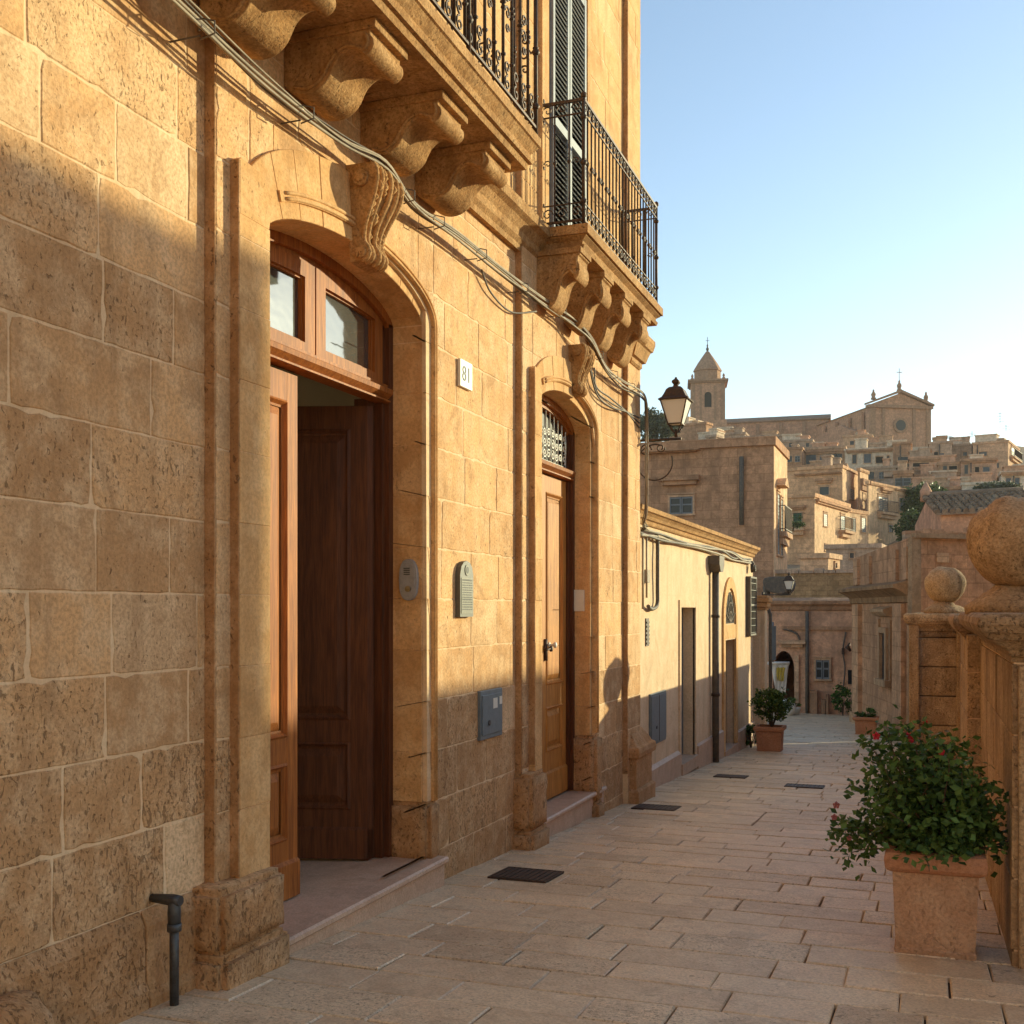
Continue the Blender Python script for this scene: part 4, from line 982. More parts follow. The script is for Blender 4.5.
# wall lantern factory -------------------------------------------------------------------
def lantern(P, wall, sc, label, armlen, scroll=True, flip=1):
    e = empty('wall_lantern', P, label, 'lantern', 'iron wall lanterns')
    x, y, z = P                                          # bottom tip of lantern
    F_ = lambda: MB().frame(o=P, u=(sc,0,0), n=(0,sc,0), k=(0,0,sc))
    def ring(r, z_, n=4): return [(r*math.cos(math.pi/4+math.pi/2*i), r*math.sin(math.pi/4+math.pi/2*i), z_) for i in range(n)]
    g = F_(); B, T = ring(.105, .14), ring(.205, .40)
    for i in range(4):
        k = (i+1) % 4; g.add([B[i], B[k], T[k], T[i]], [(0,1,2,3)])
    g.add(B, [(3,2,1,0)]); g.build('glass', M['lampglass'], e)
    g = F_()
    for i in range(4):
        k = (i+1) % 4
        g.tube([B[i], T[i]], .009, 4); g.tube([B[i], B[k]], .009, 4); g.tube([T[i], T[k]], .010, 4); g.tube([B[i], (0,0,.02)], .007, 4)
    g.tube([(0,0,0),(0,0,.06),(0,0,.09)], [.018,.02,.008], 8); g.build('frame', M['iron'], e)
    g = F_(); prof = [(.235,.395),(.24,.405),(.19,.43),(.16,.47),(.13,.52),(.085,.545),(.04,.555),(.03,.575),(.055,.60),(.05,.62),(.02,.64),(.012,.66)]
    g.lathe([(r*.70 if i < 5 else r*.75, z_) for i, (r, z_) in enumerate(prof)], (0,0,0), 4, sq=True); g.build('hood', M['iron'], e)
    g = F_(); L = armlen / sc * flip
    g.tube([(-L,0,-.02),(0.06*flip,0,-.02)], .014, 6); g.tube([(-L,0,-.07),(-L,0,.06)], .03, 6)
    if scroll:
        g.tube([(-L*.55 + .2*math.cos(t), 0, -.27 + .2*math.sin(t)) for t in [1.3 + i*.28 for i in range(20)]], .008, 5)
        g.tube([(-L*.8 + .07*math.cos(t)*(1-t/12), 0, -.13 + .07*math.sin(t)*(1-t/12)) for t in [i*.4 for i in range(20)]], .008, 5)
        g.tube([(-L*.4 + .05*math.cos(-t)*(1-t/12), 0, -.11 + .05*math.sin(-t)*(1-t/12)) for t in [i*.4 for i in range(20)]], .008, 5)
    g.build('arm', M['iron'], e)
lp = at(676, 11.5); lantern((lp.x, lp.y, zat(437, 11.5)), -2.7, .93, 'black iron lantern with milky glass on the end of the palazzo, against the bell tower', .40)
lp = at(789, 27); lantern((lp.x, lp.y, zat(594, 27)), 0, .80, 'smaller lantern hanging at the end of the street above the arch', .62, False)
# gate pillar at the end of the low house
e = empty('gate_pillar', (-2.8, 20.4, gz(20)), 'shaded stone pillar with moulded cap at the far end of the cream house', 'pillar')
g = MB((.6,.3,.4)); g.box(-3.0, -2.66, 20.15, 20.5, -2.8, -.02); g.box(-2.93,-2.74,20.12,20.16,-2.3,-.1); g.build('shaft', M['plaster'], e, bevel=.01)
g = MB((.5,.5,.3)); 
for (o, z0, z1) in ((.02,-.02,.03),(.05,.03,.12),(.08,.12,.2),(.05,.2,.24)): g.box(-3.0-o, -2.66+o, 20.15-o, 20.5+o, z0+.001, z1)
g.build('capital', M['stone_dark'], e, bevel=.01)
g = MB((.4,.5,.3)); g.box(-4.6, -3.02, 20.2, 20.45, -2.9, .6); g.build('side_wall', M['plaster'], e)
g = MB(); g.tube([(-2.66, 20.6, .0), (-2.62, 20.6, -.1), (-2.62, 20.6, gz(20.6))], .032, 8)
thing1(g, 'downpipe', 'cable_dark', 'thin dark downpipe beside the shaded pillar at the end of the street', 'downpipe')
# hanging banner + small sign
lp = at(779, 26)
e = empty('hanging_banner', (lp.x, lp.y, zat(664,26)), 'white and yellow cloth banner hanging before the dark arch', 'banner')
g = MB().frame(o=(lp.x, lp.y, 0), u=(cs,sn,0), n=(-sn,cs,0)); zt, zb = zat(664,26), zat(693,26); W2 = .20
def cloth(mb, ua, ub, za, zb_, b0=0):
    n = 10; pts = []
    for j in range(n+1):
        for i in range(n+1):
            u_ = ua + (ub-ua)*i/n; z = za + (zb_-za)*j/n; 
            pinch = 1 - .45*(j/n)
            pts.append((u_*pinch + .03, b0 + .025*math.sin(i*1.9+j*.5), z + .01*math.sin(i*2.5)))
    m_ = n+1; fr = len(pts); pts += [(p[0], p[1]+.012, p[2]) for p in pts]
    fs = [(j*m_+i, j*m_+i+1, (j+1)*m_+i+1, (j+1)*m_+i) for j in range(n) for i in range(n)]
    fs += [tuple(fr+q for q in f[::-1]) for f in fs[:n*n]]
    mb.add(pts, fs, smooth=True)
cloth(g, -W2, W2, zt, zb); g.build('cloth', M['white'], e)
M['yellow'] = plain('yellow_print', (.62,.45,.06), (.45,.36,.12), .7, sc=14)
g = MB().frame(o=(lp.x, lp.y, 0), u=(cs,sn,0), n=(-sn,cs,0)); cloth(g, -.12, .12, zt-.08, zb+.28, -.02); g.build('yellow_print', M['yellow'], e)
g = MB().frame(o=(lp.x, lp.y, 0), u=(cs,sn,0), n=(-sn,cs,0)); g.tube([(-.26,0,zt+.02),(.24,0,zt+.02)], .035, 6); g.build('roller', M['white'], e)
g = MB().frame(o=(*at(773, 25),0), u=(cs,sn,0), n=(-sn,cs,0)); g.box(-.05,.06,-.03,.03,zat(660,25),zat(626,25)); g.tube([(0,0,zat(662,25)),(0,0,zat(622,25))], .02, 6)
thing1(g, 'wall_sign', 'blueglass', 'narrow blue grey upright sign beside the arch at the end of the street', 'sign')
# drain covers
def drain(x, y, wx, wy, label):
    e = empty('drain_cover', (x, y, gz(y)), label, 'drain cover', 'iron drain covers in the street')
    k = (0, 0, 1); g = MB().frame(o=(x, y, gz(y)+.004), u=(1,0,0), n=(0,1,-.05))
    g.box(-wx/2, wx/2, -wy/2, wy/2, -.01, .002); g.build('plate', M['ink'], e)
    g = MB().frame(o=(x, y, gz(y)+.004), u=(1,0,0), n=(0,1,-.05))
    for i in range(9): g.box(-wx/2 + wx*i/9+.006, -wx/2 + wx*(i+1)/9-.006, -wy/2+.012, wy/2-.012, .002, .007)
    g.box(-wx/2-.012, -wx/2, -wy/2-.012, wy/2+.012, -.01, .007); g.box(wx/2, wx/2+.012, -wy/2-.012, wy/2+.012, -.01, .007)
    g.box(-wx/2, wx/2, -wy/2-.012, -wy/2, -.01, .007); g.box(-wx/2, wx/2, wy/2, wy/2+.012, -.01, .007)
    g.build('grating', M['iron'], e)
drain(-2.38, 6.72, .36, .36, 'nearest iron drain cover, in the paving by the open door'); drain(-2.38, 10.4, .38, .33, 'second drain cover, in front of the far palazzo door')
drain(-2.22, 13.75, .36, .3, 'drain cover close to the cream house wall'); drain(-1.28, 13.06, .40, .3, 'drain cover in the middle of the street')
# ------------------------------------------------------------------ foliage helpers
def leaves(mb, pts, size, rs, tone=(.0, 1.0), up=.3):
    for P in pts:
        s = size * rs.uniform(.6, 1.25)
        a = Vector((rs.gauss(0,1), rs.gauss(0,1), rs.gauss(0,1)*.6)).normalized(); nrm = Vector((rs.gauss(0,1), rs.gauss(0,1), rs.gauss(0,1)+up)).normalized()
        b = a.cross(nrm)
        if b.length < .05: continue
        b.normalize(); nn = a.cross(b)
        P = Vector(P); t = rs.uniform(*tone)
        mb.add([tuple(P), tuple(P + a*s*.5 + b*s*.34 + nn*s*.08), tuple(P + a*s), tuple(P + a*s*.5 - b*s*.34 + nn*s*.08)], [(0,1,2),(0,2,3)], (t, .5, .5))
def crown(ctr, rad, nclu, nleaf, size, rs, clu=.28, flat=0):
    pts = []; tones = []
    for _ in range(nclu):
        while True:
            v = Vector((rs.uniform(-1,1), rs.uniform(-1,1), rs.uniform(-1,1)))
            if .35 < v.length < 1: break
        c = Vector((ctr[0]+v.x*rad[0], ctr[1]+v.y*rad[1], ctr[2]+v.z*rad[2]))
        r = clu * rs.uniform(.6, 1.3)
        for _ in range(nleaf):
            q = Vector((rs.gauss(0,1), rs.gauss(0,1), rs.gauss(0,1)*.8)).normalized() * rs.random()**.5
            pts.append(c + Vector((q.x*rad[0], q.y*rad[1], q.z*rad[2])) * r)
    return pts
def tree(name, label, cat, base, h, rad, nclu, nleaf, size, mat, seed=1, group=None):
    rs = random.Random(seed); e = empty(name, base, label, cat, group)
    b = Vector(base); ctr = (b.x, b.y, b.z + h)
    g = MB(); g.tube([tuple(b), (b.x+.05*rad[0], b.y, b.z+h*.5), (b.x, b.y, b.z+h)], [rad[0]*.09, rad[0]*.07, rad[0]*.04], 6)
    for k in range(6):
        th = k*1.05 + rs.random(); g.tube([(b.x, b.y, b.z+h*(.45+.08*k)), (b.x+math.cos(th)*rad[0]*.6, b.y+math.sin(th)*rad[1]*.6, b.z+h+rad[2]*rs.uniform(-.2,.5))], [rad[0]*.04, rad[0]*.015], 5)
    g.build('trunk', M['bark'], e)
    g = MB(); leaves(g, crown(ctr, rad, nclu, nleaf, size, rs), size, rs); g.build('crown', M[mat], e)
    return e
# ------------------------------------------------------------------ planters
def planter(P, wd, h, label, lab_cat='planter', mat='potstone', rim='terracotta', group='square planters along the street'):
    x, y, z = P; e = empty('planter', P, label, lab_cat, group)
    g = MB((.5,.6,.3)); o = wd/2
    pts = []; prof = [(0,o*.86),(h*.07,o*.88),(h*.08,o*.85),(h*.80,o*.92),(h*.81,o*.90)]
    for (zz, r) in prof: pts += [(x-r,y-r,z+zz),(x+r,y-r,z+zz),(x+r,y+r,z+zz),(x-r,y+r,z+zz)]
    n = len(prof); g.add(pts, [(0,1,2,3), tuple(4*(n-1)+k for k in range(4))] + [(4*j+k,4*j+(k+1)%4,4*(j+1)+(k+1)%4,4*(j+1)+k) for j in range(n-1) for k in range(4)])
    body = g.build('box', M[mat], e, bevel=.008)
    g = MB((.5,.2,.3)); pts = []; prof = [(h*.80,o*.93),(h*.82,o*1.02),(h*.85,o*1.08),(h*.93,o*1.10),(h*.99,o*1.07),(h,o*.98),(h,o*.86),(h*.84,o*.84)]
    for (zz, r) in prof: pts += [(x-r,y-r,z+zz),(x+r,y-r,z+zz),(x+r,y+r,z+zz),(x-r,y+r,z+zz)]
    n = len(prof); g.add(pts, [(4*j+k,4*j+(k+1)%4,4*(j+1)+(k+1)%4,4*(j+1)+k) for j in range(n-1) for k in range(4)]); g.build('rim', M[rim], e)
    g = MB(); r = o*.87; g.box(x-r,x+r,y-r,y+r,z+h*.6,z+h*.9); g.build('soil', M['soil'], e)
    return e
px_, py_ = .045, 5.83
planter((px_, py_, gz(py_)), .415, .50, 'near square stone planter with terracotta rim by the parapet, holding the flowering bush')
rs = random.Random(12)
e = empty('flowering_bush', (px_, py_, gz(py_)+.44), 'dark green leafy bush with a few red flowers in the near planter', 'bush')
st = MB(); lv = []; tips = []
top = gz(py_) + .44
for k in range(60):
    th = rs.uniform(0, 6.283); el = rs.uniform(.15, 1.2) if k % 3 else rs.uniform(.95, 1.5)
    L = rs.uniform(.32, .52) * (1.0 if math.cos(th) < .3 else .80)
    if el > 1.0: L *= 1.22
    P0 = Vector((px_ + rs.uniform(-.1,.1), py_ + rs.uniform(-.1,.1), top)); D = Vector((math.cos(th)*math.cos(el), math.sin(th)*math.cos(el)*.8, math.sin(el)+.25))
    pts = []
    for i in range(7):
        t = i/6; q = P0 + D*L*t + Vector((rs.uniform(-.012,.012), rs.uniform(-.012,.012), -.30*L*t*t*math.cos(el)*1.2)); pts.append(tuple(q))
        if i > 0:
            for _ in range(9 + 3*i):
                r_ = .065 + .02*(1-t)
                lv.append(q + Vector((rs.gauss(0,r_*.6), rs.gauss(0,r_*.6), rs.gauss(0,r_*.55))))
    st.tube(pts, [.006,.0055,.005,.0045,.004,.003,.002], 5); tips.append(Vector(pts[-1]))
# inner fill
for _ in range(1500):
    v = Vector((rs.gauss(0,.13), rs.gauss(0,.12), abs(rs.gauss(0,.15)))); lv.append(Vector((px_, py_, top+.03)) + v)
st.build('stem', M['bark'], e)
lv = [p for p in lv if not (p.z < top + .035 + .05*rs.random() and abs(p.x-px_) < .27)]
g = MB(); leaves(g, lv, .044, rs, (0,1), .5); g.build('foliage', M['leaf'], e)
def flower(P, r, mat, parent, dr=None):
    g = MB().frame(o=P, u=(cs,sn,0), n=(sn*-1,cs,0)); 
    for k in range(5):
        a = k*1.257 + .3; c1, s1 = math.cos(a), math.sin(a); c2, s2 = math.cos(a+.6), math.sin(a+.6); c0, s0 = math.cos(a-.6), math.sin(a-.6)
        g.add([(0,0,0),(c0*r*.75,-r*.35,s0*r*.75),(c1*r,-r*.15,s1*r),(c2*r*.75,-r*.35,s2*r*.75),(c1*r*.5,-r*.42,s1*r*.5)], [(0,1,4),(0,4,3),(1,2,4),(4,2,3)])
    g.tube([(0,0,0),(0,-r*.8,r*.1)], r*.1, 5)
    g.build('flower', M[mat], parent)
for (px, py, r, d, mt) in ((908,738,.036,5.42,'petal'),(876,736,.022,5.45,'petal'),(941,752,.02,5.38,'petal'),(925,722,.014,5.5,'petal'),(836,805,.02,5.5,'bud'),(834,817,.018,5.5,'bud'),(849,838,.015,5.45,'bud'),(957,760,.014,5.5,'bud')):
    q = at(px, d); flower((q.x, q.y, zat(py, d)), r, mt, e)
def shrub(P, rad, n, size, mat, label, seed, group=None, name='shrub', stem=.2):
    rs = random.Random(seed); e = empty(name, P, label, name, group)
    g = MB(); 
    for k in range(7): g.tube([P, (P[0]+rs.uniform(-.6,.6)*rad[0], P[1]+rs.uniform(-.6,.6)*rad[1], P[2]+stem+rad[2])], [.012,.005], 5)
    g.build('stem', M['bark'], e)
    g = MB(); leaves(g, crown((P[0],P[1],P[2]+stem+rad[2]*.8), rad, n//40, 40, size, rs, .3), size, rs); g.build('foliage', M[mat], e)
    return e
q = at(770, 18.0); planter((q.x, q.y, gz(q.y)), .43, .40, 'reddish square planter against the end of the cream house, holding a rounded green shrub', mat='terracotta')
shrub((q.x+.03, q.y, gz(q.y)+.36), (.29,.26,.24), 2600, .05, 'leaf_bright', 'rounded bright green shrub in the reddish planter by the cream house', 3)
q = at(751, 18.6); shrub((q.x, q.y, gz(q.y)), (.14,.16,.18), 500, .06, 'leaf', 'small dark bush on the ground behind the reddish planter', 4, stem=.05)
q = at(866, 23.0); planter((q.x, q.y, gz(q.y)), .46, .36, 'terracotta square planter at the foot of the shaded chapel', mat='terracotta')
shrub((q.x, q.y, gz(q.y)+.3), (.22,.2,.11), 500, .06, 'leaf', 'low dark plant in the terracotta planter by the chapel', 5, stem=.05)
q = at(893, 21.0); shrub((q.x, q.y, gz(q.y)), (.22,.2,.12), 500, .06, 'leaf_bright', 'low green plant sprouting at the base of the chapel wall', 6, stem=.02)
q = at(843, 31.5); shrub((q.x, q.y, gz(q.y)), (.28,.25,.45), 900, .08, 'leaf', 'straggly dark bush against the wall at the end of the street', 7, stem=.1)
q = at(795, 31.5); shrub((q.x, q.y, gz(q.y)+.15), (.16,.15,.14), 300, .06, 'leaf', 'little round plant beside the dark arch', 8, stem=.05)
g = MB((.6,.3,.4)); g.lathe([(.12,0),(.15,.16),(.17,.2),(.15,.21)], (q.x, q.y, gz(q.y)), 14); thing1(g, 'plant_pot', 'white', 'small pale pot under the little plant beside the dark arch', 'plant pot')
g = MB((.6,.3,.4)); q = at(788, 31.0); g.lathe([(.15,0),(.19,.15),(.18,.32),(.1,.42),(.03,.45)], (q.x, q.y, gz(q.y)), 12, jit=.1); thing1(g, 'sack', 'white', 'pale lumpy sack in the mouth of the dark arch', 'sack')

# ------------------------------------------------------------------ buildings: generic
FM = {}
def fmat(k):
    P = dict(tan=(.60,.42,.30), pink=(.64,.405,.29), grey=(.52,.40,.32), cream=(.68,.48,.33), pale=(.76,.65,.54), brown=(.52,.325,.215), sun=(.68,.44,.285), lit=(.74,.53,.36))  # lit: brighter copy for sun-facing sides, sunlight put into the colour
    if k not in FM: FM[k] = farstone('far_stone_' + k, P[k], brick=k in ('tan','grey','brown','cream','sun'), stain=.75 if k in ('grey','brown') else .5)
    return FM[k]
def unit(v): v = Vector(v); return v.normalized()
def face_frame(o, dr, n): return dict(o=(o.x, o.y, 0), u=(dr.x, dr.y, 0), n=(n.x, n.y, 0))
def window(parent, fr, u0, u1, z0, z1, kind, fw=None):
    s = min(u1-u0, z1-z0); t = fw or max(.05, s*.11)
    g = MB((.6,.3,.5)).frame(**fr)
    g.box(u0-t, u0, -.02, .07, z0-t*.6, z1+t); g.box(u1, u1+t, -.02, .07, z0-t*.6, z1+t); g.box(u0, u1, -.02, .068, z1, z1+t); g.box(u0-t*1.5, u1+t*1.5, -.02, .10, z0-t, z0-.001)
    g.box(u0-t*1.3, u1+t*1.3, -.02, .09, z1+t*1.3, z1+t*2.0)
    o = g.build('window', fmat('tan'), parent)
    g = MB().frame(**fr); g.box(u0, u1, -.03, .012, z0, z1); g.build('pane', M['glass_dark'] if kind in ('dark','d2') else M['black'], o)
    if kind in ('blue','green','d2'):
        g = MB().frame(**fr); m_ = (u0+u1)/2; n = max(5, int((z1-z0)/.12))
        for (a, b_) in ((u0, m_-.01), (m_+.01, u1)):
            g.box(a, a+s*.07, .012, .05, z0, z1); g.box(b_-s*.07, b_, .012, .05, z0, z1)
            if kind != 'd2':
                for i in range(n): zz = z0 + (z1-z0)*i/n; g.box(a+s*.07, b_-s*.07, .012, .045, zz, zz + (z1-z0)/n*.72)
            else:
                for zz in (z0, (z0+z1)/2, z1-.06): g.box(a, b_, .012, .049, zz, zz+.05)
        g.build('shutter', M['green' if kind == 'green' else ('blueglass' if kind == 'blue' else 'shutter')], o)
    return o
def lbalcony(parent, fr, u0, u1, z, W=.5, h=.9, slabm='tan'):
    g = MB((.5,.5,.3)).frame(**fr); g.box(u0, u1, 0, W, z-.18, z); g.box(u0+.08, u1-.08, 0, W*.6, z-.45, z-.181); o = g.build('balcony', fmat(slabm), parent)
    g = MB().frame(**fr); n = max(4, int((u1-u0)/.16))
    for i in range(n+1): g.tube([(u0+(u1-u0)*i/n, W-.04, z), (u0+(u1-u0)*i/n, W-.04, z+h)], .018, 4)
    for zz in (z+.08, z+h): g.tube([(u0, 0, zz), (u0, W-.04, zz), (u1, W-.04, zz), (u1, 0, zz)], .022, 4)
    g.build('railing', M['iron'], o)
def house(label, pxL, pxC, pxS, yt, yb, d, rot=0, mat='tan', matS=None, dep=6, wins=(), ledges=(), bals=(), para=.25, name='house', grp='houses stacked on the hillside', roofm=None, pipes=(), ch=0):
    """corner column pxC at depth d; front face runs left to pxL, side face runs back to pxS"""
    Cn = at(pxC, d); a = R(90 + 0 - rot)   # depth direction: +Y rotated clockwise by rot
    dd = Vector((math.sin(R(rot)), math.cos(R(rot)))); fd = Vector((-dd.y, dd.x))      # front runs left
    tF, _ = col_on(pxL, Cn, fd)
    tS = dep if pxS is None else col_on(pxS, Cn, dd)[0]
    tS = abs(tS); zt, zb = zat(yt, d), zat(yb, d) - 1.0
    e = empty(name, (Cn.x, Cn.y, zb), label, 'house' if name != 'church' else 'church', grp)
    nF, nS = Vector((-dd.x, -dd.y)), Vector((-fd.x, -fd.y))
    fF = face_frame(Cn, fd, nF); fS = face_frame(Cn, dd, nS)
    dpth = max(tS, .5)
    g = MB((.5,.4,.4)).frame(o=(Cn.x, Cn.y, 0), u=(fd.x, fd.y, 0), n=(dd.x, dd.y, 0)); g.box(0, tF, 0, dpth, zb, zt); g.build('wall', fmat(mat), e)
    if matS:  # brighter slab over the sun side, sunlight put into its colour
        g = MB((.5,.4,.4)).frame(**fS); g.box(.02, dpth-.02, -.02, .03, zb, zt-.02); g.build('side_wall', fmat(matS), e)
    th = .22
    g = MB((.4,.5,.3)).frame(o=(Cn.x, Cn.y, 0), u=(fd.x, fd.y, 0), n=(dd.x, dd.y, 0))
    g.box(-.10, tF+.10, -.10, th, zt+.001, zt+para); g.box(-.10, th, th+.001, dpth+.1, zt+.001, zt+para); g.box(tF-th, tF+.1, th+.001, dpth+.1, zt+.001, zt+para); g.box(th, tF-th, th, dpth, zt-.02, zt+para*.4)
    g.build('roof', fmat(roofm or mat), e)
    for wn in wins:
        f, p0, p1, y0, y1, kind = wn
        fr, dr = (fF, fd) if f == 'F' else (fS, dd)
        u0, d0 = col_on(p0, Cn, dr); u1, d1 = col_on(p1, Cn, dr); u0, u1 = min(u0,u1), max(u0,u1); dm = (d0+d1)/2
        window(e, fr, u0, u1, zat(y1, dm), zat(y0, dm), kind)
    for (f, p0, p1, y_, th_) in ledges:
        fr, dr = (fF, fd) if f == 'F' else (fS, dd)
        u0, d0 = col_on(p0, Cn, dr); u1, d1 = col_on(p1, Cn, dr); u0, u1 = min(u0,u1), max(u0,u1); z = zat(y_, (d0+d1)/2)
        g = MB((.3,.6,.2)).frame(**fr); g.box(u0, u1, -.05, .28, z, z+th_); g.box(u0+.1, u1-.1, -.05, .18, z-th_*.8, z-.001); g.build('ledge', fmat('brown'), e)
    for bb in bals:
        f, p0, p1, y_ = bb[:4]
        fr, dr = (fF, fd) if f == 'F' else (fS, dd)
        u0, d0 = col_on(p0, Cn, dr); u1, d1 = col_on(p1, Cn, dr); u0, u1 = min(u0,u1), max(u0,u1)
        lbalcony(e, fr, u0, u1, zat(y_, (d0+d1)/2), W=(bb[4] if len(bb) > 4 else .5))
    for (f, p, y0, y1, r) in pipes:
        fr, dr = (fF, fd) if f == 'F' else (fS, dd)
        u0, d0 = col_on(p, Cn, dr); g = MB().frame(**fr); g.tube([(u0, .1, zat(y0,d0)), (u0, .1, zat(y1,d0))], r, 6); g.build('downpipe', M['cable_dark'], e)
    for k in range(ch):
        g = MB((.4,.4,.3)).frame(o=(Cn.x, Cn.y, 0), u=(fd.x, fd.y, 0), n=(dd.x, dd.y, 0)); u_ = tF*(.25+.4*k); g.box(u_, u_+.7, 1.2, 1.9, zt, zt+1.1); g.box(u_-.08, u_+.78, 1.12, 1.98, zt+1.1, zt+1.25); g.build('chimney', fmat('grey'), e)
    if grp and d > 90:
        rs = random.Random(int(pxC*7 + yt)); zh = zt - zb - 1.0; n = int(tF / 2.2); used = []
        for (f, p0, p1, y0, y1, k) in wins:
            if f == 'F': used.append(sorted((col_on(p0, Cn, fd)[0], col_on(p1, Cn, fd)[0])))
        for i in range(n):
            u0 = tF*(i+.5)/n + rs.uniform(-.4,.4); ww = rs.uniform(.35,.6); h0 = rs.uniform(.7,1.3)
            if rs.random() < .25 or any(a-.6 < u0 < b_+.6 for a, b_ in used) or u0 < .8 or u0 > tF-1.2: continue
            zc2 = zt - rs.uniform(.7, 1.2) - h0
            window(e, fF, u0, u0+ww, zc2, zc2+h0, rs.choice(('dark','dark','blue','d2')))
        for i in range(rs.randint(1, 3)):
            u0 = rs.uniform(.5, max(.6, tF-2)); w2 = rs.uniform(.6,2.4); h2 = rs.uniform(.4,1.3); y2 = rs.uniform(.6,2)
            g = MB((rs.random(),.4,.4)).frame(o=(Cn.x, Cn.y, 0), u=(fd.x, fd.y, 0), n=(dd.x, dd.y, 0)); g.box(u0, u0+w2, y2, y2+1.6, zt, zt+h2); g.box(u0-.08, u0+w2+.08, y2-.08, y2+1.68, zt+h2+.001, zt+h2+.12)
            g.build('roof_shed', fmat(rs.choice(('pale','tan','grey','pink'))), e)
        if rs.random() < .6:
            u0 = rs.uniform(.3, tF-.3); g = MB().frame(**fF); g.tube([(u0,.09,zt-.1),(u0,.09,zb)], .06, 5); g.build('downpipe', M['cable_dark'], e)
    e['_cf'] = (Cn.x, Cn.y, zt)
    return e, Cn, fd, dd, tF, dpth, zt
# end-of-street facade (shade) with dark arch
YF = 33.6
def fx(px, Y=YF):
    t = (px-512)/F; return Y*(t*cs - sn)/(cs + t*sn)
def fz(py, px, Y=YF):
    x = fx(px, Y); return (HY-py)*(-sn*x + cs*Y)/F
e = empty('end_house', (-3.5, YF, gz(YF)), 'shaded stone house closing the end of the street, with a dark archway and one window', 'house')
EF = dict(o=(0, YF, 0), u=(1,0,0), n=(0,-1,0)); ef = lambda c=(.5,.4,.4): MB(c).frame(**EF)
ax0, ax1 = fx(773), fx(794.5); AE = Arch((ax0+ax1)/2, (ax1-ax0)/2, fz(668,784), fz(651,784)-fz(668,784))
zt = fz(603, 815); zb = gz(YF) - .6
g = ef(); x0, x1 = -9.0, 7.0  # right end extended unseen behind the chapel to keep sun off the street
core(g, x0, x1, zb, zt, 0, ((ax0, ax1, lambda y_: AE.top(y_, 0) if AE.top(y_,0) > -8 else AE.sp),), th=.5)
g.box(x0, x1, -4.5, -2.6, zb, zt-.05); g.box(x0, x0+.3, -2.6, -.5, zb, zt-.05); g.box(x1-.3, x1, -2.6, -.5, zb, zt-.05)
g.build('wall', fmat('pink'), e)
g = ef(); g.box(x0, x1, -2.6, -.5, zt-.3, zt-.05); g.box(x0,x1,-4.5,.0,zt,zt+.05); g.build('roof', fmat('grey'), e)
g = ef((.3,.7,.2)); g.prism([(0,zt-.22),(.06,zt-.2),(.1,zt-.1),(.2,zt-.03),(.22,zt+.06),(-.3,zt+.16),(-.3,zt-.22)], x0, x1, 'a'); g.build('cornice', fmat('brown'), e)
g = ef(); z = fz(628,815); g.box(fx(782), x1, 0, .07, z-.05, z+.05); g.build('string_course', fmat('brown'), e)
g = ef(); z = fz(642,792); g.box(fx(779), fx(806), 0, .22, z-.05, z+.06); g.box(fx(782), fx(803), 0, .12, z-.15, z-.051); g.build('door_hood', fmat('tan'), e)
window(e, EF, fx(816), fx(829.5), fz(679,822), fz(660,822), 'd2')
g = ef(); g.box(fx(848), fx(855), -.01, .03, fz(684,850), fz(670,850)); g.build('hatch', M['black'], e)
g = ef(); g.tube([(fx(807.5), .1, fz(611,807)), (fx(807.5), .1, gz(YF))], .055, 8); g.build('downpipe', M['cable_dark'], e)
g = ef(); g.box(fx(794.6), fx(799), 0, .08, gz(YF), fz(655,796)); g.build('pilaster', fmat('tan'), e)
g = ef(); g.tube(crom([(fx(846),.05,fz(632,846)),(fx(843),.05,fz(650,843)),(fx(845),.05,fz(668,845)),(fx(843),.05,fz(690,843))],4), .02, 5); g.tube(crom([(fx(784),.05,fz(629,784)),(fx(791),.05,fz(631,791)),(fx(797),.05,fz(634,797)),(fx(800),.05,fz(640,800))],4), .03, 5); g.build('cable', M['cable_dark'], e)
g = ef(); g.box(fx(842), fx(844.5), 0, .14, fz(654,843), fz(648,843)); g.build('lamp', M['iron'], e)
g = ef((.3,.5,.2)); 
for (a,b_,c,d_) in ((811,818,706,690),(822,826,712,699),(826.5,829,712,694)): g.box(fx(a), fx(b_), 0, .25, gz(YF), fz(d_,a))
g.build('buttress', fmat('brown'), e)
# rubble terrace wall above it
e = empty('rubble_wall', (-3, 38, -1), 'rubble stone terrace wall glowing faintly above the end house', 'wall')
YR = 38.0; g = MB((.5,.5,.4)).frame(o=(0,YR,0), u=(1,0,0), n=(0,-1,0))
g.box(fx(775,YR), fx(905,YR), -.6, 0, -2.5, fz(573,830,YR)); g.build('wall', farstone('rubble', (.42,.29,.17), bw=.35, bh=.16, stain=.5), e)
g = MB((.4,.7,.2)).frame(o=(0,YR,0), u=(1,0,0), n=(0,-1,0)); rs = random.Random(3); x = fx(775,YR)
while x < fx(903,YR): wd = rs.uniform(.3,.6); g.box(x, x+wd-.02, -.65, .05, fz(573,830,YR)+.001, fz(573,830,YR)+rs.uniform(.08,.18)); x += wd
g.build('coping', fmat('grey'), e)
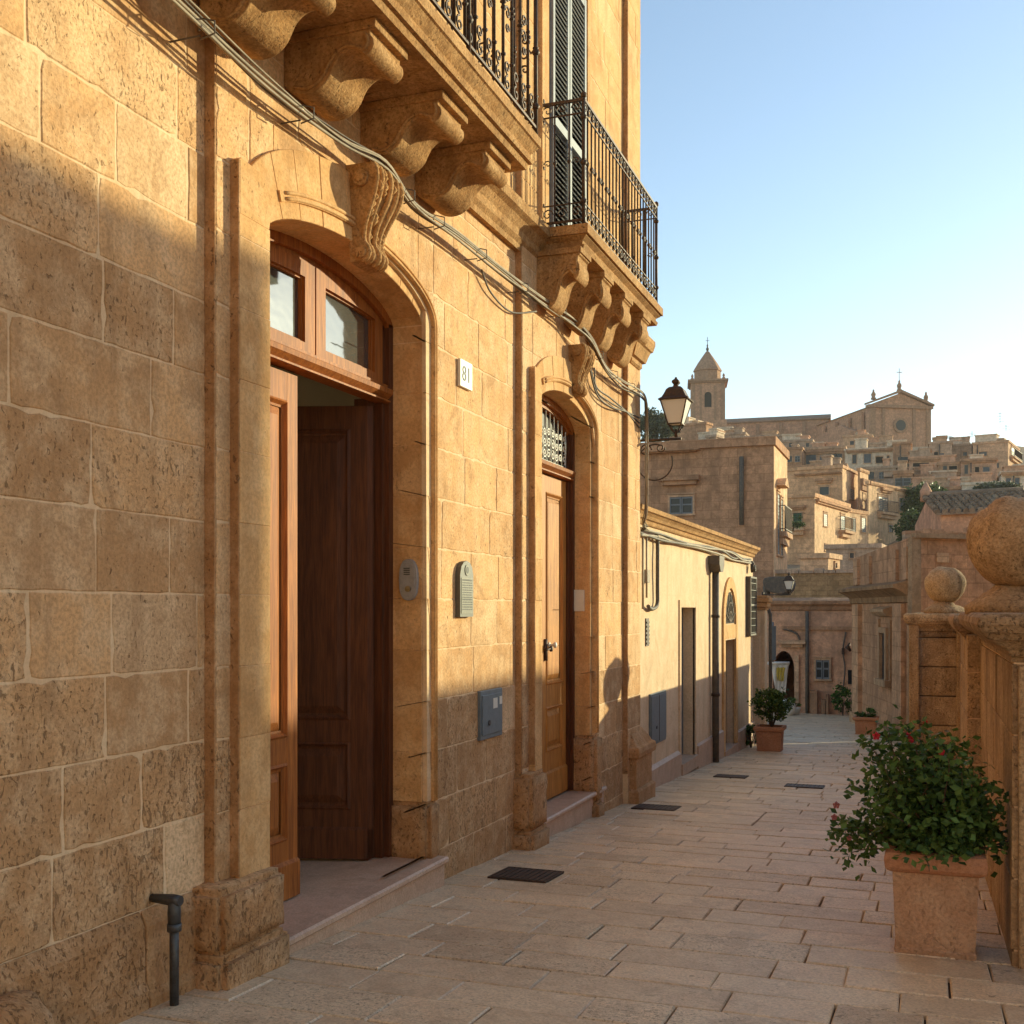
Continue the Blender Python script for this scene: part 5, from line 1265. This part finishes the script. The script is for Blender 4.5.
# dark weathered tank wall left of lantern
g = MB((.2,.6,.2)).frame(o=(0,30,0), u=(1,0,0), n=(0,-1,0)); P = crom([(fx(765,30),fz(578,775,30),0),(fx(784,30),fz(577,775,30),0),(fx(790,30),fz(580,775,30),0),(fx(790,30),fz(588,775,30),0),(fx(784,30),fz(594,775,30),0),(fx(774,30),fz(593,775,30),0),(fx(765,30),fz(588,775,30),0)], 4, True)
g.prism([(p[0],p[1]) for p in P], -1.2, .1, 'b'); g.tube([(fx(764,30),-.5,fz(600,775,30)),(fx(764,30),-.5,fz(585,775,30))], .1, 6)
thing1(g, 'water_tank', 'cable_dark', 'dark blotchy rounded tank beside the smaller lantern', 'tank', bevel=.03)

# chapel on the right, facade turned towards the street
A = at(855, 28); B = at(911, 22); Cc = at(1000, 22.7); e = empty('chapel', (B.x, B.y, gz(24)), 'shaded weathered chapel on the right with a slit window and broad cornice', 'chapel')
u_ = unit(B - A); nn = Vector((u_.y, -u_.x))
if nn.dot(-A) < 0: nn = -nn
L = (B - A).length; CF = dict(o=(A.x, A.y, 0), u=(u_.x, u_.y, 0), n=(nn.x, nn.y, 0)); cf = lambda c=(.4,.5,.4): MB(c).frame(**CF)
z1a, z1b = zat(558,28), zat(537,22)
D_ = A + (Cc - B) + Vector((3, 4))
g = MB((.4,.5,.4)); pts = [(A.x,A.y,-3.6),(B.x,B.y,-3.6),(Cc.x,Cc.y,-3.6),(D_.x,D_.y,-3.6),(A.x,A.y,z1a),(B.x,B.y,z1b),(Cc.x,Cc.y,zat(531,22.7)),(D_.x,D_.y,z1a)]
g.add(pts, [(0,1,5,4),(1,2,6,5),(2,3,7,6),(3,0,4,7),(4,5,6,7)]); g.build('wall', fmat('brown') if False else farstone('chapel_stone', (.52,.32,.205), stain=.75, bw=.55, bh=.28), e)
def cu(px): return col_on(px, A, u_)
zc = .42
g = cf(); g.prism([(0,zc-.30),(.05,zc-.28),(.06,zc-.16),(.14,zc-.10),(.28,zc-.02),(.34,zc),(.34,zc+.07),(.0,zc+.16)], -.45, L+.0, 'a'); g.build('cornice', farstone('chapel_trim', (.34,.22,.13), stain=.8, brick=False), e)
cpm = farstone('chapel_pilaster', (.56,.36,.235), stain=.5)
for (p0, p1) in ((856,862),(897,906)):
    g = cf(); a, b_ = cu(p0)[0], cu(p1)[0]; g.box(a, b_, 0, .10, -3.6, zc-.31); g.build('pilaster', cpm, e)
for (p0, p1) in ((856,860),(870,872),(897,899),(906,910)):
    g = cf(); a, b_ = cu(p0)[0], cu(p1)[0]; g.box(a, b_, 0, .07, zc+.17, z1a-.05); g.build('pilaster', cpm, e)
g = cf(); g.box(-.1, L, 0, .12, -3.6, -2.55)
g.build('plinth', farstone('chapel_plinth', (.46,.31,.20), stain=.5), e)
g = cf(); a, b_ = cu(883)[0], cu(888.5)[0]; dm = cu(885)[1]; zz0, zz1 = zat(679,dm), zat(633,dm)
t = .12; g.box(a-t,a,0,.09,zz0,zz1+t); g.box(b_,b_+t,0,.09,zz0,zz1+t); g.box(a,b_,0,.088,zz1,zz1+t); g.box(a-.3,b_+.3,0,.14,zz0-.14,zz0-.001)
g.box(a-.35,a-.27,0,.05,zz0,zz1+.3); g.box(b_+.27,b_+.35,0,.05,zz0,zz1+.3)
g.prism([(0,zz1+.35),(.12,zz1+.38),(.2,zz1+.46),(.2,zz1+.52),(0,zz1+.58)], a-.42, b_+.42, 'a'); wn = g.build('window', farstone('chapel_window', (.46,.32,.21), stain=.4, brick=False), e)
g = cf(); g.box(a,b_,-.01,.02,zz0,zz1); g.build('pane', M['glass_dark'], wn)
f2_ = unit(Cc - B); n2 = Vector((f2_.y, -f2_.x)); n2 = n2 if n2.dot(-B) > 0 else -n2; BF = dict(o=(B.x,B.y,0), u=(f2_.x,f2_.y,0), n=(n2.x,n2.y,0))
g = MB((.4,.6,.3)).frame(**BF); g.box(-.06, .16, -.02, .10, -3.6, z1b); g.box(0, 2.2, 0, .14, z1b-.02, z1b+.07); g.build('quoin', farstone('quoin_stone', (.36,.27,.19), stain=.6, brick=False), e)
g = MB((.4,.6,.3)).frame(**BF); zq = zat(562,22); a = col_on(936,B,f2_)[0]; b_ = col_on(948,B,f2_)[0]; g.box(a,b_,0,.03,zq,zq+.19); g.build('blocked_window', fmat('cream'), e)
g = cf(); a = cu(856)[0]; g.tube([(a-.05,.12,-1.05),(a-.05,.2,-.95),(a-.05,.14,-.85)], [.03,.06,.02], 6); g.build('lamp', M['iron'], e)

# house with pantiled roof behind the chapel
K = at(941, 40); Er = at(1045, 38.2); Lg = at(915, 45.5)
fd_ = unit(Er-K); gd = Lg - K; mid = K + gd*.5; Lr = (Er-K).length
e = empty('tiled_house', (K.x,K.y,0), 'pinkish gabled house with ridged clay tile roof behind the stone ball', 'house')
ze = zat(514,40); zr = zat(499.5, 43); 
g = MB((.5,.3,.4)); b0 = -1
P = [K, K+gd, K+gd+fd_*Lr, K+fd_*Lr]
pts = [(p.x,p.y,b0) for p in P] + [(p.x,p.y,ze) for p in P] + [(mid.x,mid.y,zr), (mid.x+fd_.x*Lr, mid.y+fd_.y*Lr, zr)]
g.add(pts, [(0,3,7,4),(0,4,8,5,1),(3,2,6,9,7),(1,5,6,2)]); g.build('wall', fmat('pink'), e)
g = MB((.4,.4,.4)); o_ = -unit(gd)*.25; dn = (zr-ze)/gd.length*2*.25
R0 = K + o_; t_ = .10
def rp(al, ac, up): # along ridge, across 0..1 eave->ridge
    x = R0 + fd_*al + (mid - R0)*ac; return (x.x, x.y, (ze-dn) + (zr-ze+dn)*ac + up)
g.add([rp(-.2,0,.02),rp(Lr,0,.02),rp(Lr,1,.02),rp(-.2,1,.02),rp(-.2,0,.09),rp(Lr,0,.09),rp(Lr,1,.09),rp(-.2,1,.09)], [(0,1,2,3),(4,5,6,7),(0,1,5,4),(0,3,7,4),(1,2,6,5)])
rs = random.Random(4); al = -.15
while al < Lr:
    for j in range(9):
        c0_, c1_ = j/9, (j+1.12)/9; jj = rs.uniform(-.03,.03); g.tube([rp(al+jj,c0_,.13), rp(al+jj,min(1,c1_),.10)], [.105,.075], 7, (rs.random(), .4, rs.random()))
    al += .235
# back slope
bp0 = K+gd; g.add([(mid.x,mid.y,zr+.09),(mid.x+fd_.x*Lr,mid.y+fd_.y*Lr,zr+.09),(bp0.x+fd_.x*Lr,bp0.y+fd_.y*Lr,ze),(bp0.x,bp0.y,ze)],[(0,1,2,3)])
g.tube([rp(-.25,1,.14), rp(Lr,1,.14)], .13, 7); g.build('roof', M['rooftile'], e)
q = mid - fd_*.05; g = MB((.5,.4,.3)); g.lathe([(.2,0),(.22,.4),(.14,.55),(.03,.75)], (q.x,q.y,zr-.1), 8); g.build('gable_finial', fmat('pink'), e)
g = MB((.5,.4,.3)); 
ce = empty('boundary_wall', (K.x, K.y-5, 0), 'ragged dark topped stone wall below the tiled house', 'wall')
P0, P1 = at(905, 33), at(1040, 32.5); uu = unit(P1-P0); g = MB((.4,.5,.3)).frame(o=(P0.x,P0.y,0), u=(uu.x,uu.y,0), n=(-uu.y,uu.x,0)); g.box(0,(P1-P0).length,0,.4,-3,zat(534,33)); g.build('wall', fmat('grey'), ce)
g = MB((.4,.5,.3)).frame(o=(P0.x,P0.y,0), u=(uu.x,uu.y,0), n=(-uu.y,uu.x,0)); a = 0
while a < (P1-P0).length: wd = rs.uniform(.2,.5); g.box(a, a+wd, -.04, .44, zat(534,33)+.001, zat(534,33)+rs.uniform(.04,.2)); a += wd+.01
g.build('coping', fmat('brown'), ce)

# big house in the middle distance (left) ----------------------------------------------
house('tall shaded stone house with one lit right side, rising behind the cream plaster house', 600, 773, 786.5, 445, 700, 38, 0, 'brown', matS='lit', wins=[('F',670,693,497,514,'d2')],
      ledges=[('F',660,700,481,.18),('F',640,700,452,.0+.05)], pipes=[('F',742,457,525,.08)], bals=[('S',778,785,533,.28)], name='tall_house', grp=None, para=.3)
e2 = bpy.data.objects['tall_house']
Cn = at(773, 38); fS = dict(o=(Cn.x,Cn.y,0), u=(0,1,0), n=(1,0,0))
for (a,b_,z0_,z1_,k) in ((.75,1.35,1.9,4.0,'blue'),(1.75,2.3,1.9,3.9,'blue')): window(e2, fS, a, b_, z0_, z1_, k)
g = MB((.5,.4,.3)).frame(**fS); P=[(.5+1.2*i/8, 4.25+.3*math.sin(math.pi*i/8)) for i in range(9)]; g.prism(P, 0, .35, 'b'); g.build('window_hood', fmat('cream'), e2)
# hillside houses
HS = [
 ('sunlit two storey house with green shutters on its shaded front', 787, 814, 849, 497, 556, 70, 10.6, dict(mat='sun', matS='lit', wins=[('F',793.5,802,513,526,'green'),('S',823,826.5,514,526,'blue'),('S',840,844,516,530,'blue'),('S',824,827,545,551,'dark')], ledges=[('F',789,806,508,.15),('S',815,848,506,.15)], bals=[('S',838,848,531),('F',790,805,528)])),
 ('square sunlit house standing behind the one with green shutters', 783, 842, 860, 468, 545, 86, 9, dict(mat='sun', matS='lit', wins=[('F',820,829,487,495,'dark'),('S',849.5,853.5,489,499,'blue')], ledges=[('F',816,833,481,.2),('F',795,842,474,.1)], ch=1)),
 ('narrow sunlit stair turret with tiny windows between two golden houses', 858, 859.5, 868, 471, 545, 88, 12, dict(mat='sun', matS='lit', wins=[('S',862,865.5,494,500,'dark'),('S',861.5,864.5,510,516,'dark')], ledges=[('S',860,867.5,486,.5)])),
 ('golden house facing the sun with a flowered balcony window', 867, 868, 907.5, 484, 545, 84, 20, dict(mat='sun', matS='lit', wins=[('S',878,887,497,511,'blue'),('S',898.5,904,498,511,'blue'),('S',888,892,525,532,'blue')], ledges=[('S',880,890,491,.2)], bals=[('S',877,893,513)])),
 ('low golden wall house at the foot of the green shuttered house', 800, 828, 840, 558, 600, 55, 10, dict(mat='cream', wins=[('S',834,836,563,568,'dark')])),
 ('small sunlit annexe with shutters below the stair turret', 846, 848, 867, 512, 560, 78, 20, dict(mat='sun', matS='lit', wins=[('S',852,855,519,532,'blue'),('S',861,865,518,532,'blue')])),
 ('brown flat house with a wide dark opening, left of the hillside row', 778, 802, None, 449, 475, 120, 0, dict(mat='brown', wins=[('F',787,792,456,462,'dark'),('F',795,800,456,462,'d2')])),
 ('long flat house with a glazed veranda on the hillside', 802, 845, None, 448, 470, 122, 0, dict(mat='tan', wins=[('F',806,816,455,464,'blue'),('F',826,842,454,464,'dark'),('F',820,824,455,464,'blue')], ledges=[('F',803,844,452,.25)])),
 ('pale flat house with two tall windows in the hillside row', 845, 893, None, 449, 472, 118, 0, dict(mat='pale', wins=[('F',852.5,856.5,455,463.5,'dark'),('F',864,871,454,463,'blue'),('F',876,883,457,463,'white'),('F',887,889,456,463,'dark')], ledges=[('F',846,893,451,.2)])),
 ('lower grey house with small dark windows under the pale flat house', 862, 896, None, 468, 500, 112, 0, dict(mat='grey', wins=[('F',868,874,472,479,'dark'),('F',879,884,472,479,'d2')])),
 ('brown house with a large dark garage opening beside the round window church', 893, 911, None, 444, 480, 116, 0, dict(mat='brown', wins=[('F',898,909,457,467,'dark')])),
 ('white panelled house with a covered terrace', 909, 940, None, 458, 480, 112, 0, dict(mat='pink', wins=[('F',913,929,463,472,'white')], ledges=[('F',909,940,460,.2)])),
 ('pale lower house with an arched doorway and a dark awning', 912, 940, None, 477, 500, 104, 0, dict(mat='pale', wins=[('F',919,923,483,489,'dark')], ledges=[('F',895,940,477,.2)])),
 ('glass fronted dark shop like house under a grey awning', 893, 913, None, 474, 500, 103, 0, dict(mat='grey', wins=[('F',895,911,478,486,'d2')], ledges=[('F',893,914,474,.3)])),
 ('rust coloured balcony house on the hillside', 938, 962, None, 464, 482, 110, 0, dict(mat='brown', wins=[('F',943,947,466,471,'dark'),('F',949,957,466,472,'white')], ledges=[('F',940,961,473,.3)])),
 ('small cream house with a single dark door below the rust coloured balcony', 938, 963, None, 479, 505, 102, 0, dict(mat='pink', wins=[('F',944.5,949,480,488,'dark')], ledges=[('F',938,962,490,.2)])),
 ('pale two storey house with a blue barred window', 961, 997, None, 460, 500, 108, 0, dict(mat='pink', wins=[('F',964.5,968,465,474,'dark'),('F',983,989.5,467,474.5,'blue'),('F',975,979,467,474,'white')], ledges=[('F',961,997,461,.2)])),
 ('low white house at the right with small blue windows', 1001, 1032, None, 473, 500, 104, 0, dict(mat='pale', wins=[('F',1006,1011,478,483,'blue'),('F',1015,1019.5,478,484,'blue')], ledges=[('F',1001,1030,474,.2)])),
 ('weathered grey block just right of the round window church', 929, 952, None, 443, 468, 128, 0, dict(mat='grey', wins=[('F',934,938,452,457,'white')])),
 ('long grey block with terrace wall on the right skyline', 951, 975, None, 445.5, 468, 130, 0, dict(mat='grey', wins=[('F',963,967,452,456,'dark')], ch=1)),
 ('skyline house with a sunlit right end and little balconies', 973, 1008, 1019, 442, 490, 126, 12, dict(mat='tan', wins=[('F',979,987,452,456,'dark'),('F',996,999,463,468,'dark'),('S',1011,1014,448,456,'blue')], bals=[('S',1010,1018,459)])),
 ('small terrace house with stained wall below the church nave', 843, 872, None, 436, 452, 150, 0, dict(mat='tan', wins=[('F',850,854,441,445,'dark')])),
 ('squat brown house under the church front', 868, 897, None, 443.5, 456, 140, 0, dict(mat='grey', wins=[('F',874,877,447,451,'dark')])),
 ('old brick house with a lit gable left of the bell tower', 668, 706, 712, 424, 460, 120, 14, dict(mat='brown', wins=[('F',700,703,434,438,'dark')])),
 ('grey roofed block in front of the bell tower foot', 706, 716, 722, 437, 460, 110, 14, dict(mat='grey')),
 ('low grey block right of the bell tower foot', 712, 745, None, 434, 455, 130, 0, dict(mat='grey', wins=[('F',727,731,438,442,'dark')])),
 ('long brown block below the church wing', 744, 790, None, 436, 462, 128, 0, dict(mat='grey', wins=[('F',756,759,441,445,'dark'),('F',770,774,441,445,'dark')])),
 ('grey terrace block with vaulted windows left of the veranda house', 775, 812, None, 441, 458, 124, 0, dict(mat='grey', wins=[('F',789,792,443,448,'dark'),('F',806,809,443,447,'dark')])),
 ('stained terrace wall house under the white panelled house', 893, 966, None, 489, 505, 98, 0, dict(mat='brown', wins=[('F',930,935,492,496,'dark')])),
 ('brownish terrace block at the foot of the hillside row', 786, 846, None, 466, 490, 105, 0, dict(mat='brown', wins=[('F',800,804,470,475,'dark'),('F',832,836,470,475,'dark')])),
 ('shaded low block between the golden houses and the tall house', 776, 800, None, 483, 530, 92, 0, dict(mat='tan', wins=[('F',783,787,488,494,'dark')])),
 ('lowest grey block between the chapel and the golden houses', 826, 880, None, 548, 590, 60, 4, dict(mat='grey', wins=[('F',850,854,553,558,'dark')])),
 ('pale retaining block below the blue barred window house', 962, 1000, None, 484, 505, 96, 0, dict(mat='pale')),
]
for (lab, pl, pc, ps, yt, yb, d, rot, kw) in HS: house(lab, pl, pc, ps, yt, yb, d, rot, **kw)
# aerials on the skyline
def aerial(px, py, d, h, label):
    q = at(px, d); z = zat(py, d); g = MB(); g.tube([(q.x,q.y,z-.5),(q.x,q.y,z+h)], .035, 4)
    for k in range(4): g.tube([(q.x-.5+.08*k, q.y, z+h*(.65+.1*k)), (q.x+.5-.08*k, q.y, z+h*(.65+.1*k))], .025, 4)
    thing1(g, 'aerial', 'iron', label, 'aerial', 'roof aerials on the skyline')
aerial(972, 445, 130, 1.6, 'roof aerial like a small cross on the long grey skyline block'); aerial(1000, 440, 128, 3.2, 'tallest roof aerial, on the skyline house'); aerial(1006, 440, 129, 1.8, 'shorter roof aerial at the right end of the skyline house'); aerial(950, 443, 129, .8, 'tiny roof aerial nearest the round window church')
# church ------------------------------------------------------------------------------
dch = 195.0; Cq = at(869.5, dch); r315 = ray(315); dd = unit(r315); fd = Vector((dd.y, -dd.x))   # facade runs right
tF = col_on(930.5, Cq, fd)[0]; tS = col_on(815, Cq, dd)[0]
e = empty('church', (Cq.x, Cq.y, 27), 'brown church on the hilltop with a pedimented front and round window', 'church')
CH = dict(o=(Cq.x,Cq.y,0), u=(fd.x,fd.y,0), n=(-dd.x,-dd.y,0)); cg = lambda c=(.5,.4,.4): MB(c).frame(**CH)
zE, zA, zB = zat(404.5, dch), zat(392, dch), 25.0
chm = farstone('church_stone', (.56,.355,.255), stain=.25, bw=1.2, bh=.5); cht = farstone('church_trim', (.40,.265,.19), brick=False, stain=.3)
g = cg(); g.box(0, tF, -1.2, 0, zB, zE); g.prism([(0,zE),(tF,zE),(tF/2,zA)], -1.2, 0, 'b'); g.box(.3, tF-.3, -tS, -1.2, zB, zE-.3); g.build('wall', chm, e)
g = cg(); g.prism([(.0,zE-.3),(tF,zE-.3),(tF/2,zA-.3)], -tS, -1.2, 'b'); g.build('roof', farstone('church_roof', (.36,.25,.18), brick=False), e)
for u0, u1 in ((0, tF*.09), (tF*.2, tF*.245), (tF*.7, tF*.745), (tF-.9, tF)): g = cg(); g.box(u0, u1, 0, .22, zB, zE-.5); g.build('pilaster', cht, e)
g = cg(); g.box(-.3, tF+.3, -.9, .45, zE-.5, zE); 
for s_ in (0, 1):
    a, b_ = ((-.5,zE),(tF/2,zA+.1)) if s_ == 0 else ((tF+.5,zE),(tF/2,zA+.1))
    g.prism([a, b_, (b_[0], b_[1]+.45), (a[0], a[1]+.35)], -.9, .5, 'b')
g.build('pediment', cht, e)
zc_, uc = zat(424.5, dch), tF*.5; g = cg(); g.tube([(uc,.0,zc_),(uc,.22,zc_)], 1.35, 24); rw = g.build('window', cht, e)
g = cg(); g.tube([(uc,.2,zc_),(uc,.26,zc_)], .93, 24); g.build('pane', M['glass_dark'], rw)
for (u0, z0_, h, cr) in ((.9, zat(399,dch), 1.8, False), (uc, zA+.4, 2.0, True), (tF-.7, zat(400.5,dch), 2.0, False)):
    g = cg(); g.lathe([(.45,0),(.45,.3),(.28,.35),(.42,h*.45),(.4,h*.55),(.16,h*.75),(.2,h*.85),(.04,h)], (u0,-.3,z0_), 10)
    if cr: g.tube([(u0,-.3,z0_+h),(u0,-.3,z0_+h+2.0)], .07, 4); g.tube([(u0-.5,-.3,z0_+h+1.3),(u0+.5,-.3,z0_+h+1.3)], .07, 4)
    g.build('finial', cht, e)
# nave buttress line and lower aisle
g = cg(); g.frame(o=(Cq.x,Cq.y,0), u=(dd.x,dd.y,0), n=(-fd.x,-fd.y,0)); g.box(3, tS, 0, 2.2, zB, zE-4.2); g.prism([(3,zE-4.2),(tS,zE-4.2),(tS,zE-3.2),(9,zE-2.2)], 0, 1.2, 'b')
for k in range(4): g.box(2+k*5, 2.8+k*5, 0, .5, zB, zE-1.0)
g.build('aisle', chm, e)
# long wing
W0 = at(718, 222); W1 = at(828, 216); wu = unit(W1-W0); wl = (W1-W0).length
e = empty('convent_wing', (W0.x,W0.y,27), 'long low wing with plain roof between the bell tower and the church', 'building')
zw, zr2 = zat(422.5,220), zat(416.5,222); g = MB((.5,.4,.4)).frame(o=(W0.x,W0.y,0), u=(wu.x,wu.y,0), n=(wu.y,-wu.x,0)); g.box(0,wl,-7,0,24,zw); g.build('wall', chm, e)
g = MB((.5,.4,.4)).frame(o=(W0.x,W0.y,0), u=(wu.x,wu.y,0), n=(wu.y,-wu.x,0)); g.prism([(.4,zw),(.4,zw+.25),(-3.5,zr2),(-7.4,zw)], -.2, wl+.5, 'a'); g.build('roof', farstone('wing_roof', (.33,.225,.17), brick=False), e)
g = MB((.5,.4,.4)).frame(o=(W0.x,W0.y,0), u=(wu.x,wu.y,0), n=(wu.y,-wu.x,0))
for k in range(5): g.box(3+k*4.4, 3.6+k*4.4, 0, .5, 24, zw-.4)
g.build('buttress', cht, e)
# bell tower
T = at(707.5, 205); e = empty('bell_tower', (T.x,T.y,27), 'square brown bell tower with pyramid roof on the left of the church', 'bell tower')
TF = dict(o=(T.x,T.y,0), u=(math.cos(R(12)),math.sin(R(12)),0), n=(-math.sin(R(12)),math.cos(R(12)),0)); tg = lambda: MB((.5,.4,.4)).frame(**TF)
zs, h = zat(386,205), 3.05
g = tg(); g.box(-h,h,-h,h,24,zs); g.box(-h-.25,h+.25,-h-.25,h+.25,24,zat(423,205)); g.build('wall', chm, e)
for s1 in (-1,1):
    for s2 in (-1,1): g = tg(); g.box(s1*(h-.45)-.35, s1*(h-.45)+.35, s2*h-.12, s2*h+.12, 31, zs); g.build('pilaster', cht, e)
    g = tg(); g.box(s1*1.3-.2, s1*1.3+.2, -h-.12, -h+.02, 34, zs-.6); g.build('pilaster', cht, e)
g = tg(); g.box(-h-.3,h+.3,-h-.3,h+.3,zs+.001,zs+.25); g.box(-h-.55,h+.55,-h-.55,h+.55,zs+.251,zs+.6); g.build('cornice', cht, e)
g = tg(); P = [(-.62,zat(410,205))] + [(-.62*math.cos(math.pi*i/8), zat(398.5,205)+.62*math.sin(math.pi*i/8)) for i in range(9)] + [(.62,zat(410,205))]
g.prism(P, -h-.06, -h+.02, 'b'); g.build('belfry_opening', M['black'], e)
g = tg(); g.lathe([(2.55,zs+.6),(2.45,zs+.7),(2.4,zs+1.2),(2.4,zs+2.5),(2.6,zs+2.6),(2.6,zs+2.75),(2.35,zs+3.2),(1.75,zs+4.2),(1.0,zs+5.3),(.35,zs+6.2),(.12,zs+6.4)], (0,0,0), 8, smooth=False); g.build('lantern_roof', cht, e)
for s1 in (-1,1):
    g = tg(); g.lathe([(.3,0),(.3,.3),(.15,.4),(.25,.7),(.05,1.1)], (s1*2.8,-2.8,zs+.6), 8); g.build('finial', cht, e)
g = tg(); g.lathe([(.12,0),(.3,.3),(.28,.5),(.1,.8),(.2,1.0),(.06,1.3),(.05,2.6)], (0,0,zs+6.35), 8); g.tube([(-.35,0,zs+8.3),(.35,0,zs+8.3)], .05, 4); g.build('finial', M['iron_grey'], e)
# trees on the hill
def ht(px, py, d, rx, rz, mat, label, seed, n=70, name='tree'):
    q = at(px, d); z = zat(py, d); tree(name, label, 'tree', (q.x, q.y, z - rz*1.6), rz*1.6, (rx, rx, rz), n, 60, max(.3, rx*.11), mat, seed, 'trees on the hillside')
ht(921, 509, 90, 2.0, 2.0, 'leaf_far', 'bushy green tree right beside the golden flowered balcony house', 21, 90)
ht(938, 511, 92, 1.9, 1.6, 'leaf_far', 'lower spreading green tree between the golden house and the tiled roof', 22, 70)
ht(912, 527, 84, 1.2, 1.3, 'leaf_far', 'small dark green tree at the corner of the golden house', 23, 50)
ht(654, 427, 108, 1.9, 1.6, 'leaf_grey', 'grey green treetop left of the hanging lantern, above the tall house', 24, 80)
ht(668, 426, 116, 1.3, 1.1, 'leaf_grey', 'second grey green treetop just behind the lantern glass', 25, 50)
ht(998, 491, 94, 1.9, .7, 'leaf_grey', 'low grey green scrub above the tiled roof', 26, 50)
q = at(793, 68); tree('bush', 'potted greenery on the balcony below the green shutters', 'bush', (q.x, q.y, zat(531,68)), .5, (.7,.5,.4), 20, 40, .14, 'leaf_far', 31)

# ------------------------------------------------------------------ air
hm, ns, ls, pb = newmat('haze_air'); ns.remove(pb)
pv = ns.new('ShaderNodeVolumePrincipled'); pv.inputs['Color'].default_value = (1.0, .93, .86, 1); pv.inputs['Density'].default_value = .00028; pv.inputs['Anisotropy'].default_value = .2
ls.new(pv.outputs[0], ns['Material Output'].inputs['Volume'])
g = MB(); g.box(-902, 902, -82, 1502, -72, 62); hz = tag(g.build('haze', hm), kind='stuff')
for o in bpy.data.objects:
    if '_w' in o: del o['_w']
